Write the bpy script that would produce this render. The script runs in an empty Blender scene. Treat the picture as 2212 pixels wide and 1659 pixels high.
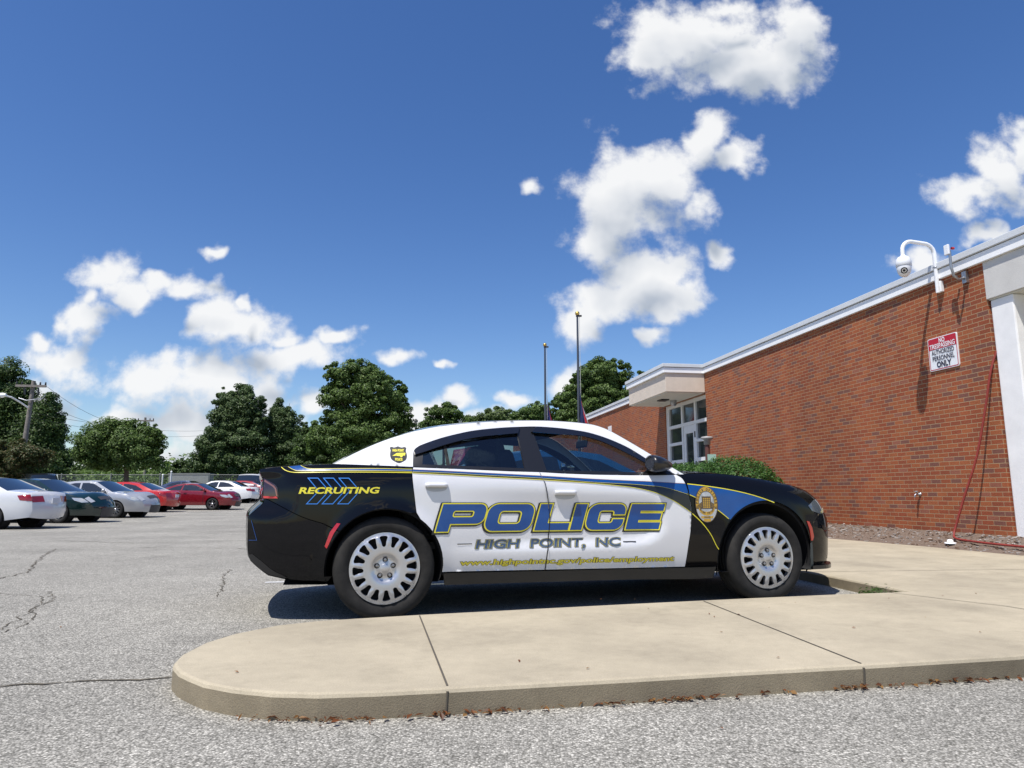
import bpy, bmesh, math, random
import numpy as np
from mathutils import Vector, Matrix, geometry, noise
R = math.radians
scene = bpy.context.scene
COL = scene.collection

# ------------------------------------------------------------------ camera
FPX, EYE, PITCH = 690.0, 0.852, math.atan(110.0 / 690.0)
cd = bpy.data.cameras.new('camera'); cam = bpy.data.objects.new('camera', cd); COL.objects.link(cam)
cd.sensor_fit = 'HORIZONTAL'; cd.sensor_width = 36.0; cd.lens = 36.0 * FPX / 1024.0
cd.clip_start = 0.05; cd.clip_end = 3000
cam.location = (0, 0, EYE); cam.rotation_euler = (R(90) + PITCH, 0, 0)
scene.camera = cam

# ------------------------------------------------------------------ sky, sun, exposure
SUN_EL, SUN_AZ = R(64.8), R(-142.9)            # azimuth clockwise from +Y
sun_to = Vector((math.sin(SUN_AZ) * math.cos(SUN_EL), math.cos(SUN_AZ) * math.cos(SUN_EL), math.sin(SUN_EL)))
sl = bpy.data.lights.new('sun', 'SUN'); sl.energy = 4.4; sl.angle = R(0.53); sl.color = (1.0, 0.955, 0.89)
so = bpy.data.objects.new('sun', sl); COL.objects.link(so)
so.rotation_euler = sun_to.to_track_quat('Z', 'Y').to_euler(); so.location = (-20, -30, 60)
scene.view_settings.view_transform = 'Standard'; scene.view_settings.look = 'None'
scene.view_settings.exposure = 0.35; scene.view_settings.gamma = 1.0
scene.cycles.use_denoising = True
scene.cycles.max_bounces = 8; scene.cycles.transparent_max_bounces = 16
scene.cycles.caustics_reflective = False; scene.cycles.caustics_refractive = False
scene.cycles.sample_clamp_indirect = 6.0

def sky_uv(dx, dy):
    """A direction of the sky as slopes (right, up) per unit northwards."""
    px, py = dx * 1024 / 2212.0, dy * 1024 / 2212.0
    u, v = (px - 512) / FPX, -(py - 384) / FPX
    c, s = math.cos(PITCH), math.sin(PITCH)
    y, z = c - v * s, s + v * c
    return u / y, z / y

CLOUDS = [  # azimuth/height anchors, half-widths, density
 (1490,65,165,80,1),(1400,120,85,65,1),(1610,140,150,70,1),(1705,95,75,105,1),(1570,20,75,40,.8),
 (1330,430,115,120,1),(1300,500,80,75,1),(1420,380,110,75,1),(1525,300,55,62,.9),(1610,335,62,42,.8),(1490,430,55,50,.7),
 (1400,590,105,62,1),(1320,640,110,58,1),(1450,645,85,48,1),(1255,690,75,48,.9),(1540,545,36,36,.9),(1400,710,42,20,.9),
 (2165,370,75,80,.95),(2090,430,85,50,.9),(2215,320,60,70,.9),(2120,515,55,28,.75),(1985,575,75,40,.6),
 (1140,412,34,30,.38),(485,528,30,21,.8),
 (225,585,70,52,.95),(275,622,50,30,.9),(400,612,75,36,.95),(350,598,45,28,.9),(180,680,48,70,.95),(190,640,30,36,.9),
 (520,700,115,50,1),(455,685,60,48,.95),(610,720,50,32,.9),(625,768,150,44,1),(738,712,45,22,.6),(520,648,24,20,.5),
 (335,815,90,66,1),(455,825,130,66,1),(590,830,60,60,.95),(130,800,100,60,.55),(250,905,100,34,.7),(90,755,36,32,.5),
 (70,880,120,80,.5),(390,910,150,50,.6),(340,980,260,50,.4),(860,770,60,26,.6),(945,782,28,14,.5),
 (985,868,55,32,.9),(930,905,70,34,.85),(1110,866,60,30,.85),(1222,828,45,42,.9),(660,880,34,36,.75),(1050,930,150,40,.6)]

def build_sky():
    w = bpy.data.worlds.new('World'); scene.world = w; w.use_nodes = True
    nt = w.node_tree; nt.nodes.clear(); L = nt.links.new
    def density(name, d1, sc2, d2, amp, bias):
        """Density of the clouds as a function of the sky direction."""
        g = bpy.data.node_groups.new(name, 'ShaderNodeTree')
        g.interface.new_socket('uv', in_out='INPUT', socket_type='NodeSocketVector')
        g.interface.new_socket('d', in_out='OUTPUT', socket_type='NodeSocketFloat')
        gi, go = g.nodes.new('NodeGroupInput'), g.nodes.new('NodeGroupOutput'); GL = g.links.new
        def nz(scale, detail, rough, src):
            n = g.nodes.new('ShaderNodeTexNoise'); n.inputs['Scale'].default_value = scale
            n.inputs['Detail'].default_value = detail; n.inputs['Roughness'].default_value = rough
            GL(src, n.inputs['Vector']); return n
        n1 = nz(9, d1, .6, gi.outputs[0])
        sub = g.nodes.new('ShaderNodeVectorMath'); sub.operation = 'MULTIPLY_ADD'
        GL(n1.outputs['Color'], sub.inputs[0]); sub.inputs[1].default_value = (.12, .10, 0); sub.inputs[2].default_value = (-.06, -.05, 0)
        add = g.nodes.new('ShaderNodeVectorMath'); add.operation = 'ADD'
        GL(gi.outputs[0], add.inputs[0]); GL(sub.outputs[0], add.inputs[1])
        prev = None
        for (cx, cy, rx, ry, st) in CLOUDS:
            u, v = sky_uv(cx, cy); u1, _ = sky_uv(cx + rx, cy); _, v1 = sky_uv(cx, cy - ry)
            m = g.nodes.new('ShaderNodeMapping'); m.vector_type = 'TEXTURE'
            m.inputs['Location'].default_value = (u, v, 0); m.inputs['Scale'].default_value = (abs(u1 - u) * 1.12, abs(v1 - v) * 1.12, 1)
            if prev is None: GL(add.outputs[0], m.inputs['Vector'])
            else:                                                  # evaluated one after the other
                ch = g.nodes.new('ShaderNodeVectorMath'); ch.operation = 'MULTIPLY_ADD'; ch.inputs[1].default_value = (1e-6, 1e-6, 0)
                GL(prev.outputs[0], ch.inputs[0]); GL(add.outputs[0], ch.inputs[2]); GL(ch.outputs[0], m.inputs['Vector'])
            ln = g.nodes.new('ShaderNodeVectorMath'); ln.operation = 'LENGTH'; GL(m.outputs[0], ln.inputs[0])
            mr = g.nodes.new('ShaderNodeMath'); mr.operation = 'MULTIPLY_ADD'
            GL(ln.outputs['Value'], mr.inputs[0]); mr.inputs[1].default_value = -1.0; mr.inputs[2].default_value = .60 + .40 * st
            if prev is None: prev = mr
            else:
                mx = g.nodes.new('ShaderNodeMath'); mx.operation = 'SMOOTH_MAX'; mx.inputs[2].default_value = .18
                GL(prev.outputs[0], mx.inputs[0]); GL(mr.outputs[0], mx.inputs[1]); prev = mx
        n2 = nz(sc2, d2, .60, gi.outputs[0])
        mm = g.nodes.new('ShaderNodeMath'); mm.operation = 'MULTIPLY_ADD'
        GL(n2.outputs['Fac'], mm.inputs[0]); mm.inputs[1].default_value = amp; mm.inputs[2].default_value = bias
        sm = g.nodes.new('ShaderNodeMath'); sm.operation = 'ADD'; GL(prev.outputs[0], sm.inputs[0]); GL(mm.outputs[0], sm.inputs[1])
        GL(sm.outputs[0], go.inputs[0]); return g
    g = density('cloud_density', 3, 15, 8, 2.0, -1.02); g2 = density('cloud_thickness', 1, 11, 3, .9, -.45)

    N = nt.nodes.new
    tc = N('ShaderNodeTexCoord'); sep = N('ShaderNodeSeparateXYZ'); L(tc.outputs['Generated'], sep.inputs[0])
    ab = N('ShaderNodeMath'); ab.operation = 'ABSOLUTE'; L(sep.outputs['Y'], ab.inputs[0])
    mxm = N('ShaderNodeMath'); mxm.operation = 'MAXIMUM'; mxm.inputs[1].default_value = .06; L(ab.outputs[0], mxm.inputs[0])
    du = N('ShaderNodeMath'); du.operation = 'DIVIDE'; L(sep.outputs['X'], du.inputs[0]); L(mxm.outputs[0], du.inputs[1])
    dv = N('ShaderNodeMath'); dv.operation = 'DIVIDE'; L(sep.outputs['Z'], dv.inputs[0]); L(mxm.outputs[0], dv.inputs[1])
    cb = N('ShaderNodeCombineXYZ'); L(du.outputs[0], cb.inputs[0]); L(dv.outputs[0], cb.inputs[1])
    ga = N('ShaderNodeGroup'); ga.node_tree = g; L(cb.outputs[0], ga.inputs[0])
    sh = N('ShaderNodeVectorMath'); sh.operation = 'ADD'; sh.inputs[1].default_value = (-.012, .055, 0); L(cb.outputs[0], sh.inputs[0])
    gb = N('ShaderNodeGroup'); gb.node_tree = g2; L(sh.outputs[0], gb.inputs[0])
    al = N('ShaderNodeMapRange'); al.interpolation_type = 'SMOOTHSTEP'; L(ga.outputs[0], al.inputs[0])
    al.inputs[1].default_value = -.10; al.inputs[2].default_value = .58; al.inputs[3].default_value = 0; al.inputs[4].default_value = .97
    # thickness between this point and the sun greys the cloud
    ti = N('ShaderNodeMapRange'); L(gb.outputs[0], ti.inputs[0])
    ti.inputs[1].default_value = .1; ti.inputs[2].default_value = .88; ti.inputs[3].default_value = 0; ti.inputs[4].default_value = 1
    cr = N('ShaderNodeValToRGB'); L(ti.outputs[0], cr.inputs[0]); cr.name = 'cloud_ramp'
    cr.color_ramp.elements[0].color = (7.4, 7.45, 7.5, 1); cr.color_ramp.elements[1].color = (3.5, 3.95, 4.65, 1)
    e = cr.color_ramp.elements.new(.5); e.color = (6.1, 6.3, 6.6, 1)
    # no clouds straight down or right at the level line
    hz = N('ShaderNodeMapRange'); hz.interpolation_type = 'SMOOTHSTEP'; L(dv.outputs[0], hz.inputs[0])
    hz.inputs[1].default_value = -.02; hz.inputs[2].default_value = .05; hz.inputs[3].default_value = .35; hz.inputs[4].default_value = 1
    am = N('ShaderNodeMath'); am.operation = 'MULTIPLY'; L(al.outputs[0], am.inputs[0]); L(hz.outputs[0], am.inputs[1])
    sky = N('ShaderNodeTexSky'); sky.sky_type = 'NISHITA'; sky.sun_disc = False
    sky.sun_elevation = SUN_EL; sky.sun_rotation = SUN_AZ; sky.altitude = 250; sky.air_density = 1.0; sky.dust_density = .6; sky.ozone_density = 2.6
    hs = N('ShaderNodeHueSaturation'); hs.inputs['Saturation'].default_value = 1.25; hs.inputs['Value'].default_value = 1.10; hs.inputs['Hue'].default_value = .510
    L(sky.outputs[0], hs.inputs['Color'])
    mix = N('ShaderNodeMix'); mix.data_type = 'RGBA'; L(am.outputs[0], mix.inputs['Factor'])
    L(hs.outputs[0], mix.inputs[6]); L(cr.outputs[0], mix.inputs[7])
    bg = N('ShaderNodeBackground'); bg.inputs['Strength'].default_value = .10; L(mix.outputs[2], bg.inputs['Color'])
    out = N('ShaderNodeOutputWorld'); L(bg.outputs[0], out.inputs['Surface'])
build_sky()

# ------------------------------------------------------------------ helpers
def tag(o, label=None, cat=None, group=None, kind=None):
    if label: o['label'] = label
    if cat: o['category'] = cat
    if group: o['group'] = group
    if kind: o['kind'] = kind
    return o

def empty(name, loc=(0, 0, 0), rz=0, parent=None):
    o = bpy.data.objects.new(name, None); COL.objects.link(o)
    o.location = loc; o.rotation_euler = (0, 0, rz); o.empty_display_size = .2
    if parent: o.parent = parent
    return o

class MB:
    """Collects vertices and faces of one mesh object."""
    def __init__(s): s.v = []; s.f = []; s.mi = []; s.sm = []
    def add(s, vs, fs, mi=0, smooth=False):
        b = len(s.v); s.v += [tuple(v) for v in vs]
        for f in fs: s.f.append(tuple(b + i for i in f)); s.mi.append(mi); s.sm.append(smooth)
    def box(s, x0, y0, z0, x1, y1, z1, mi=0):
        s.add([(x0,y0,z0),(x1,y0,z0),(x1,y1,z0),(x0,y1,z0),(x0,y0,z1),(x1,y0,z1),(x1,y1,z1),(x0,y1,z1)],
              [(0,3,2,1),(4,5,6,7),(0,1,5,4),(1,2,6,5),(2,3,7,6),(3,0,4,7)], mi)
    def obox(s, c, size, M, mi=0):
        h = [d / 2 for d in size]; vs = []
        for k in (-1, 1):
            for (i, j) in ((-1,-1),(1,-1),(1,1),(-1,1)): vs.append(Vector(c) + M @ Vector((i*h[0], j*h[1], k*h[2])))
        s.add(vs, [(0,3,2,1),(4,5,6,7),(0,1,5,4),(1,2,6,5),(2,3,7,6),(3,0,4,7)], mi)
    def tube(s, pts, rad, n=8, mi=0, caps=True):
        pts = [Vector(p) for p in pts]; m = len(pts)
        rads = list(rad) if hasattr(rad, '__len__') else [rad] * m
        vs = []; ref = None
        for i, p in enumerate(pts):
            t = (pts[min(i+1, m-1)] - pts[max(i-1, 0)]).normalized()
            if ref is None: ref = t.orthogonal().normalized()
            ref = (ref - t * ref.dot(t)).normalized(); b = t.cross(ref)
            for k in range(n):
                a = 2 * math.pi * k / n
                vs.append(p + (ref * math.cos(a) + b * math.sin(a)) * rads[i])
        fs = [(i*n+k, i*n+(k+1) % n, (i+1)*n+(k+1) % n, (i+1)*n+k) for i in range(m-1) for k in range(n)]
        s.add(vs, fs, mi, True)
        if caps: s.add(vs[:n], [tuple(range(n))[::-1]], mi); s.add(vs[-n:], [tuple(range(n))], mi)
    def lathe(s, prof, origin=(0,0,0), axis='Z', n=24, mi=0, smooth=True):
        """prof: (radius, along)"""
        o = Vector(origin); vs = []
        for (r, a) in prof:
            for k in range(n):
                t = 2 * math.pi * k / n; c, q = r * math.cos(t), r * math.sin(t)
                vs.append(o + Vector({'Z': (c, q, a), 'Y': (c, a, -q), 'X': (a, c, q)}[axis]))
        fs = [(i*n+k, i*n+(k+1) % n, (i+1)*n+(k+1) % n, (i+1)*n+k) for i in range(len(prof)-1) for k in range(n)]
        s.add(vs, fs, mi, smooth)
    def grid(s, P, mi=0, smooth=True, flip=False):
        m, n = len(P), len(P[0]); vs = [p for row in P for p in row]
        fs = []
        for i in range(m-1):
            for j in range(n-1):
                q = (i*n+j, i*n+j+1, (i+1)*n+j+1, (i+1)*n+j); fs.append(q[::-1] if flip else q)
        s.add(vs, fs, mi, smooth)
    def build(s, name, mats, parent=None, bevel=0):
        me = bpy.data.meshes.new(name); me.from_pydata(s.v, [], s.f)
        for m in (mats if isinstance(mats, (list, tuple)) else [mats]): me.materials.append(m)
        me.polygons.foreach_set('material_index', s.mi); me.polygons.foreach_set('use_smooth', s.sm); me.update()
        o = bpy.data.objects.new(name, me); COL.objects.link(o)
        if parent: o.parent = parent
        if bevel:
            b = o.modifiers.new('bevel', 'BEVEL'); b.width = bevel; b.segments = 2; b.limit_method = 'ANGLE'; b.angle_limit = R(40)
        return o

# ------------------------------------------------------------------ materials
def mat(name, col, rough=.5, metal=0, spec=.5, coat=0, noise_amt=0, noise_scale=6, bump=0, bump_scale=60, col2=None, emit=None):
    m = bpy.data.materials.new(name); m.use_nodes = True; nt = m.node_tree; L = nt.links.new
    b = nt.nodes['Principled BSDF']; b.inputs['Base Color'].default_value = (*col, 1); b.inputs['Roughness'].default_value = rough
    b.inputs['Metallic'].default_value = metal; b.inputs['Specular IOR Level'].default_value = spec
    b.inputs['Coat Weight'].default_value = coat; b.inputs['Coat Roughness'].default_value = .03
    tc = nt.nodes.new('ShaderNodeTexCoord')
    if noise_amt or col2:
        n = nt.nodes.new('ShaderNodeTexNoise'); n.inputs['Scale'].default_value = noise_scale; n.inputs['Detail'].default_value = 6
        n.inputs['Roughness'].default_value = .65
        L(tc.outputs['Object'], n.inputs['Vector'])
        cr = nt.nodes.new('ShaderNodeValToRGB'); L(n.outputs['Fac'], cr.inputs[0])
        c2 = col2 or tuple(min(1, c * (1 + noise_amt)) for c in col); c1 = col if col2 else tuple(c * (1 - noise_amt) for c in col)
        cr.color_ramp.elements[0].position = .32; cr.color_ramp.elements[1].position = .68
        cr.color_ramp.elements[0].color = (*c1, 1); cr.color_ramp.elements[1].color = (*c2, 1)
        L(cr.outputs[0], b.inputs['Base Color'])
    if bump:
        n = nt.nodes.new('ShaderNodeTexNoise'); n.inputs['Scale'].default_value = bump_scale; n.inputs['Detail'].default_value = 4
        L(tc.outputs['Object'], n.inputs['Vector'])
        bp = nt.nodes.new('ShaderNodeBump'); bp.inputs['Strength'].default_value = bump; bp.inputs['Distance'].default_value = .01
        L(n.outputs['Fac'], bp.inputs['Height']); L(bp.outputs[0], b.inputs['Normal'])
    if emit: b.inputs['Emission Color'].default_value = (*emit, 1); b.inputs['Emission Strength'].default_value = 1
    return m

def glass_mat(name, tint, rough=.02, refl=1.0):
    m = bpy.data.materials.new(name); m.use_nodes = True; nt = m.node_tree; L = nt.links.new; nt.nodes.clear()
    out = nt.nodes.new('ShaderNodeOutputMaterial'); mx = nt.nodes.new('ShaderNodeMixShader')
    tr = nt.nodes.new('ShaderNodeBsdfTransparent'); tr.inputs[0].default_value = (*tint, 1)
    gl = nt.nodes.new('ShaderNodeBsdfGlossy'); gl.inputs['Roughness'].default_value = rough
    fr = nt.nodes.new('ShaderNodeLayerWeight'); fr.inputs['Blend'].default_value = .5
    pw = nt.nodes.new('ShaderNodeMath'); pw.operation = 'POWER'; pw.inputs[1].default_value = 4.0; L(fr.outputs['Facing'], pw.inputs[0])
    ml = nt.nodes.new('ShaderNodeMath'); ml.operation = 'MULTIPLY_ADD'; ml.inputs[1].default_value = .9*refl; ml.inputs[2].default_value = .085*refl; L(pw.outputs[0], ml.inputs[0])
    L(ml.outputs[0], mx.inputs[0]); L(tr.outputs[0], mx.inputs[1]); L(gl.outputs[0], mx.inputs[2]); L(mx.outputs[0], out.inputs['Surface'])
    return m

def node(nt, kind, **kw):
    n = nt.nodes.new(kind)
    for k, v in kw.items():
        if k in n.inputs: n.inputs[k].default_value = v
        else: setattr(n, k, v)
    return n

def asphalt_mat():
    m = bpy.data.materials.new('weathered_asphalt'); m.use_nodes = True; nt = m.node_tree; L = nt.links.new
    b = nt.nodes['Principled BSDF']; b.inputs['Roughness'].default_value = .92; b.inputs['Specular IOR Level'].default_value = .25
    tc = node(nt, 'ShaderNodeTexCoord')
    vo = node(nt, 'ShaderNodeTexVoronoi', Scale=125.0); L(tc.outputs['Object'], vo.inputs['Vector'])
    sp = node(nt, 'ShaderNodeSeparateColor'); L(vo.outputs['Color'], sp.inputs[0])
    cr = node(nt, 'ShaderNodeValToRGB'); L(sp.outputs[0], cr.inputs[0])
    E = cr.color_ramp.elements
    E[0].position = 0; E[0].color = (.20, .19, .16, 1); E[1].position = 1; E[1].color = (.74, .705, .62, 1)
    for p, c in ((.35, .345), (.7, .455), (.88, .55)):
        e = E.new(p); e.color = (c, c * .955, c * .835, 1)
    ed = node(nt, 'ShaderNodeMapRange'); L(vo.outputs['Distance'], ed.inputs[0]); ed.inputs[1].default_value = .2; ed.inputs[2].default_value = .75
    ed.inputs[3].default_value = 1.0; ed.inputs[4].default_value = .45
    n1 = node(nt, 'ShaderNodeTexNoise', Scale=.5, Detail=7.0, Roughness=.65); L(tc.outputs['Object'], n1.inputs['Vector'])
    r1 = node(nt, 'ShaderNodeMapRange'); L(n1.outputs['Fac'], r1.inputs[0]); r1.inputs[1].default_value = .3; r1.inputs[2].default_value = .7; r1.inputs[3].default_value = .80; r1.inputs[4].default_value = 1.16
    n3 = node(nt, 'ShaderNodeTexNoise', Scale=7.0, Detail=5.0, Roughness=.7); L(tc.outputs['Object'], n3.inputs['Vector'])
    r3 = node(nt, 'ShaderNodeMapRange'); L(n3.outputs['Fac'], r3.inputs[0]); r3.inputs[1].default_value = .3; r3.inputs[2].default_value = .7; r3.inputs[3].default_value = .88; r3.inputs[4].default_value = 1.10
    a = node(nt, 'ShaderNodeMath', operation='MULTIPLY'); L(ed.outputs[0], a.inputs[0]); L(r1.outputs[0], a.inputs[1])
    n5 = node(nt, 'ShaderNodeTexNoise', Scale=.85, Detail=5.0, Roughness=.6); L(tc.outputs['Object'], n5.inputs['Vector'])     # oil and tyre stains
    r5 = node(nt, 'ShaderNodeMapRange'); L(n5.outputs['Fac'], r5.inputs[0]); r5.inputs[1].default_value = .60; r5.inputs[2].default_value = .72; r5.inputs[3].default_value = 1.0; r5.inputs[4].default_value = .76
    a1 = node(nt, 'ShaderNodeMath', operation='MULTIPLY'); L(a.outputs[0], a1.inputs[0]); L(r5.outputs[0], a1.inputs[1])
    a2 = node(nt, 'ShaderNodeMath', operation='MULTIPLY'); L(a1.outputs[0], a2.inputs[0]); L(r3.outputs[0], a2.inputs[1])
    vm = node(nt, 'ShaderNodeVectorMath', operation='SCALE'); L(cr.outputs[0], vm.inputs[0]); L(a2.outputs[0], vm.inputs['Scale'])
    L(vm.outputs[0], b.inputs['Base Color'])
    bp = node(nt, 'ShaderNodeBump', Strength=.38, Distance=.005, invert=True); L(vo.outputs['Distance'], bp.inputs['Height']); L(bp.outputs[0], b.inputs['Normal'])
    return m

def concrete_mat(name, base, dark, bump=.25):
    m = bpy.data.materials.new(name); m.use_nodes = True; nt = m.node_tree; L = nt.links.new
    b = nt.nodes['Principled BSDF']; b.inputs['Roughness'].default_value = .9; b.inputs['Specular IOR Level'].default_value = .3
    tc = node(nt, 'ShaderNodeTexCoord')
    n1 = node(nt, 'ShaderNodeTexNoise', Scale=1.1, Detail=8.0, Roughness=.62); L(tc.outputs['Object'], n1.inputs['Vector'])
    cr = node(nt, 'ShaderNodeValToRGB'); L(n1.outputs['Fac'], cr.inputs[0])
    cr.color_ramp.elements[0].position = .3; cr.color_ramp.elements[0].color = (*dark, 1); cr.color_ramp.elements[1].position = .62; cr.color_ramp.elements[1].color = (*base, 1)
    n2 = node(nt, 'ShaderNodeTexNoise', Scale=160.0, Detail=3.0, Roughness=.6); L(tc.outputs['Object'], n2.inputs['Vector'])
    r2 = node(nt, 'ShaderNodeMapRange'); L(n2.outputs['Fac'], r2.inputs[0]); r2.inputs[1].default_value = .3; r2.inputs[2].default_value = .7; r2.inputs[3].default_value = .86; r2.inputs[4].default_value = 1.08
    n3 = node(nt, 'ShaderNodeTexNoise', Scale=14.0, Detail=5.0, Roughness=.7); L(tc.outputs['Object'], n3.inputs['Vector'])
    r3 = node(nt, 'ShaderNodeMapRange'); L(n3.outputs['Fac'], r3.inputs[0]); r3.inputs[1].default_value = .3; r3.inputs[2].default_value = .72; r3.inputs[3].default_value = .93; r3.inputs[4].default_value = 1.04
    n4 = node(nt, 'ShaderNodeTexNoise', Scale=2.6, Detail=11.0, Roughness=.72); L(tc.outputs['Object'], n4.inputs['Vector'])
    r4 = node(nt, 'ShaderNodeMapRange'); L(n4.outputs['Fac'], r4.inputs[0]); r4.inputs[1].default_value = .50; r4.inputs[2].default_value = .72; r4.inputs[3].default_value = 1.0; r4.inputs[4].default_value = .80
    a0 = node(nt, 'ShaderNodeMath', operation='MULTIPLY'); L(r4.outputs[0], a0.inputs[0]); L(r2.outputs[0], a0.inputs[1])
    a = node(nt, 'ShaderNodeMath', operation='MULTIPLY'); L(a0.outputs[0], a.inputs[0]); L(r3.outputs[0], a.inputs[1])
    vm = node(nt, 'ShaderNodeVectorMath', operation='SCALE'); L(cr.outputs[0], vm.inputs[0]); L(a.outputs[0], vm.inputs['Scale'])
    L(vm.outputs[0], b.inputs['Base Color'])
    bp = node(nt, 'ShaderNodeBump', Strength=bump, Distance=.004); L(n2.outputs['Fac'], bp.inputs['Height']); L(bp.outputs[0], b.inputs['Normal'])
    return m

def brick_mat():
    m = bpy.data.materials.new('red_brick'); m.use_nodes = True; nt = m.node_tree; L = nt.links.new
    b = nt.nodes['Principled BSDF']; b.inputs['Roughness'].default_value = .85; b.inputs['Specular IOR Level'].default_value = .3
    tc = node(nt, 'ShaderNodeTexCoord'); sep = node(nt, 'ShaderNodeSeparateXYZ'); L(tc.outputs['Object'], sep.inputs[0])
    ad = node(nt, 'ShaderNodeMath', operation='ADD'); L(sep.outputs['X'], ad.inputs[0]); L(sep.outputs['Y'], ad.inputs[1])
    cb = node(nt, 'ShaderNodeCombineXYZ'); L(ad.outputs[0], cb.inputs[0]); L(sep.outputs['Z'], cb.inputs[1])
    br = node(nt, 'ShaderNodeTexBrick', Scale=1.0, offset=.5); L(cb.outputs[0], br.inputs['Vector'])
    br.inputs['Brick Width'].default_value = .205; br.inputs['Row Height'].default_value = .0677
    br.inputs['Mortar Size'].default_value = .0052; br.inputs['Mortar Smooth'].default_value = .25; br.inputs['Bias'].default_value = 0
    br.inputs['Color1'].default_value = (0, 0, 0, 1); br.inputs['Color2'].default_value = (1, 1, 1, 1); br.inputs['Mortar'].default_value = (.5, .5, .5, 1)
    sp = node(nt, 'ShaderNodeSeparateColor'); L(br.outputs['Color'], sp.inputs[0])
    cr = node(nt, 'ShaderNodeValToRGB'); L(sp.outputs[0], cr.inputs[0]); cr.color_ramp.interpolation = 'CONSTANT'
    E = cr.color_ramp.elements
    E[0].position = 0; E[0].color = (.20, .082, .058, 1); E[1].position = .93; E[1].color = (.335, .104, .040, 1)
    for p, c in ((.09, (0.288, 0.105, 0.063)), (.17, (0.270, 0.074, 0.034)), (.34, (0.304, 0.083, 0.035)), (.52, (0.332, 0.096, 0.038)), (.70, (0.289, 0.075, 0.033)), (.83, (0.351, 0.108, 0.042))):
        e = E.new(p); e.color = (*c, 1)
    n1 = node(nt, 'ShaderNodeTexNoise', Scale=.45, Detail=4.0); L(tc.outputs['Object'], n1.inputs['Vector'])
    r1 = node(nt, 'ShaderNodeMapRange'); L(n1.outputs['Fac'], r1.inputs[0]); r1.inputs[1].default_value = .3; r1.inputs[2].default_value = .7; r1.inputs[3].default_value = .86; r1.inputs[4].default_value = 1.12
    mp = node(nt, 'ShaderNodeMapping'); mp.inputs['Scale'].default_value = (1.6, 1.6, .16); L(tc.outputs['Object'], mp.inputs['Vector'])   # faint water streaks
    L(mp.outputs[0], n1.inputs['Vector']); n1.inputs['Scale'].default_value = 1.0
    n2 = node(nt, 'ShaderNodeTexNoise', Scale=55.0, Detail=4.0); L(tc.outputs['Object'], n2.inputs['Vector'])
    r2 = node(nt, 'ShaderNodeMapRange'); L(n2.outputs['Fac'], r2.inputs[0]); r2.inputs[1].default_value = .3; r2.inputs[2].default_value = .7; r2.inputs[3].default_value = .82; r2.inputs[4].default_value = 1.14
    a = node(nt, 'ShaderNodeMath', operation='MULTIPLY'); L(r1.outputs[0], a.inputs[0]); L(r2.outputs[0], a.inputs[1])
    vm = node(nt, 'ShaderNodeVectorMath', operation='SCALE'); L(cr.outputs[0], vm.inputs[0]); L(a.outputs[0], vm.inputs['Scale'])
    mo = node(nt, 'ShaderNodeMix', data_type='RGBA'); L(br.outputs['Fac'], mo.inputs['Factor']); L(vm.outputs[0], mo.inputs[6]); mo.inputs[7].default_value = (.37, .265, .155, 1)
    L(mo.outputs[2], b.inputs['Base Color'])
    hh = node(nt, 'ShaderNodeMath', operation='MULTIPLY_ADD'); L(br.outputs['Fac'], hh.inputs[0]); hh.inputs[1].default_value = -1.0; L(n2.outputs['Fac'], hh.inputs[2])
    bp = node(nt, 'ShaderNodeBump', Strength=.5, Distance=.006); L(hh.outputs[0], bp.inputs['Height']); L(bp.outputs[0], b.inputs['Normal'])
    return m

def leaf_mat(name, c1, c2, c3):
    """Leaves: a colour for each leaf, a little light through them."""
    m = bpy.data.materials.new(name); m.use_nodes = True; nt = m.node_tree; L = nt.links.new
    b = nt.nodes['Principled BSDF']; b.inputs['Roughness'].default_value = .5; b.inputs['Specular IOR Level'].default_value = .35
    g = node(nt, 'ShaderNodeNewGeometry')
    cr = node(nt, 'ShaderNodeValToRGB'); L(g.outputs['Random Per Island'], cr.inputs[0])
    cr.color_ramp.elements[0].color = (*c1, 1); cr.color_ramp.elements[1].color = (*c3, 1); e = cr.color_ramp.elements.new(.55); e.color = (*c2, 1)
    L(cr.outputs[0], b.inputs['Base Color'])
    tl = node(nt, 'ShaderNodeBsdfTranslucent'); L(cr.outputs[0], tl.inputs['Color'])
    mx = node(nt, 'ShaderNodeMixShader'); mx.inputs[0].default_value = .33
    L(b.outputs[0], mx.inputs[1]); L(tl.outputs[0], mx.inputs[2]); L(mx.outputs[0], nt.nodes['Material Output'].inputs['Surface'])
    return m

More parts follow.
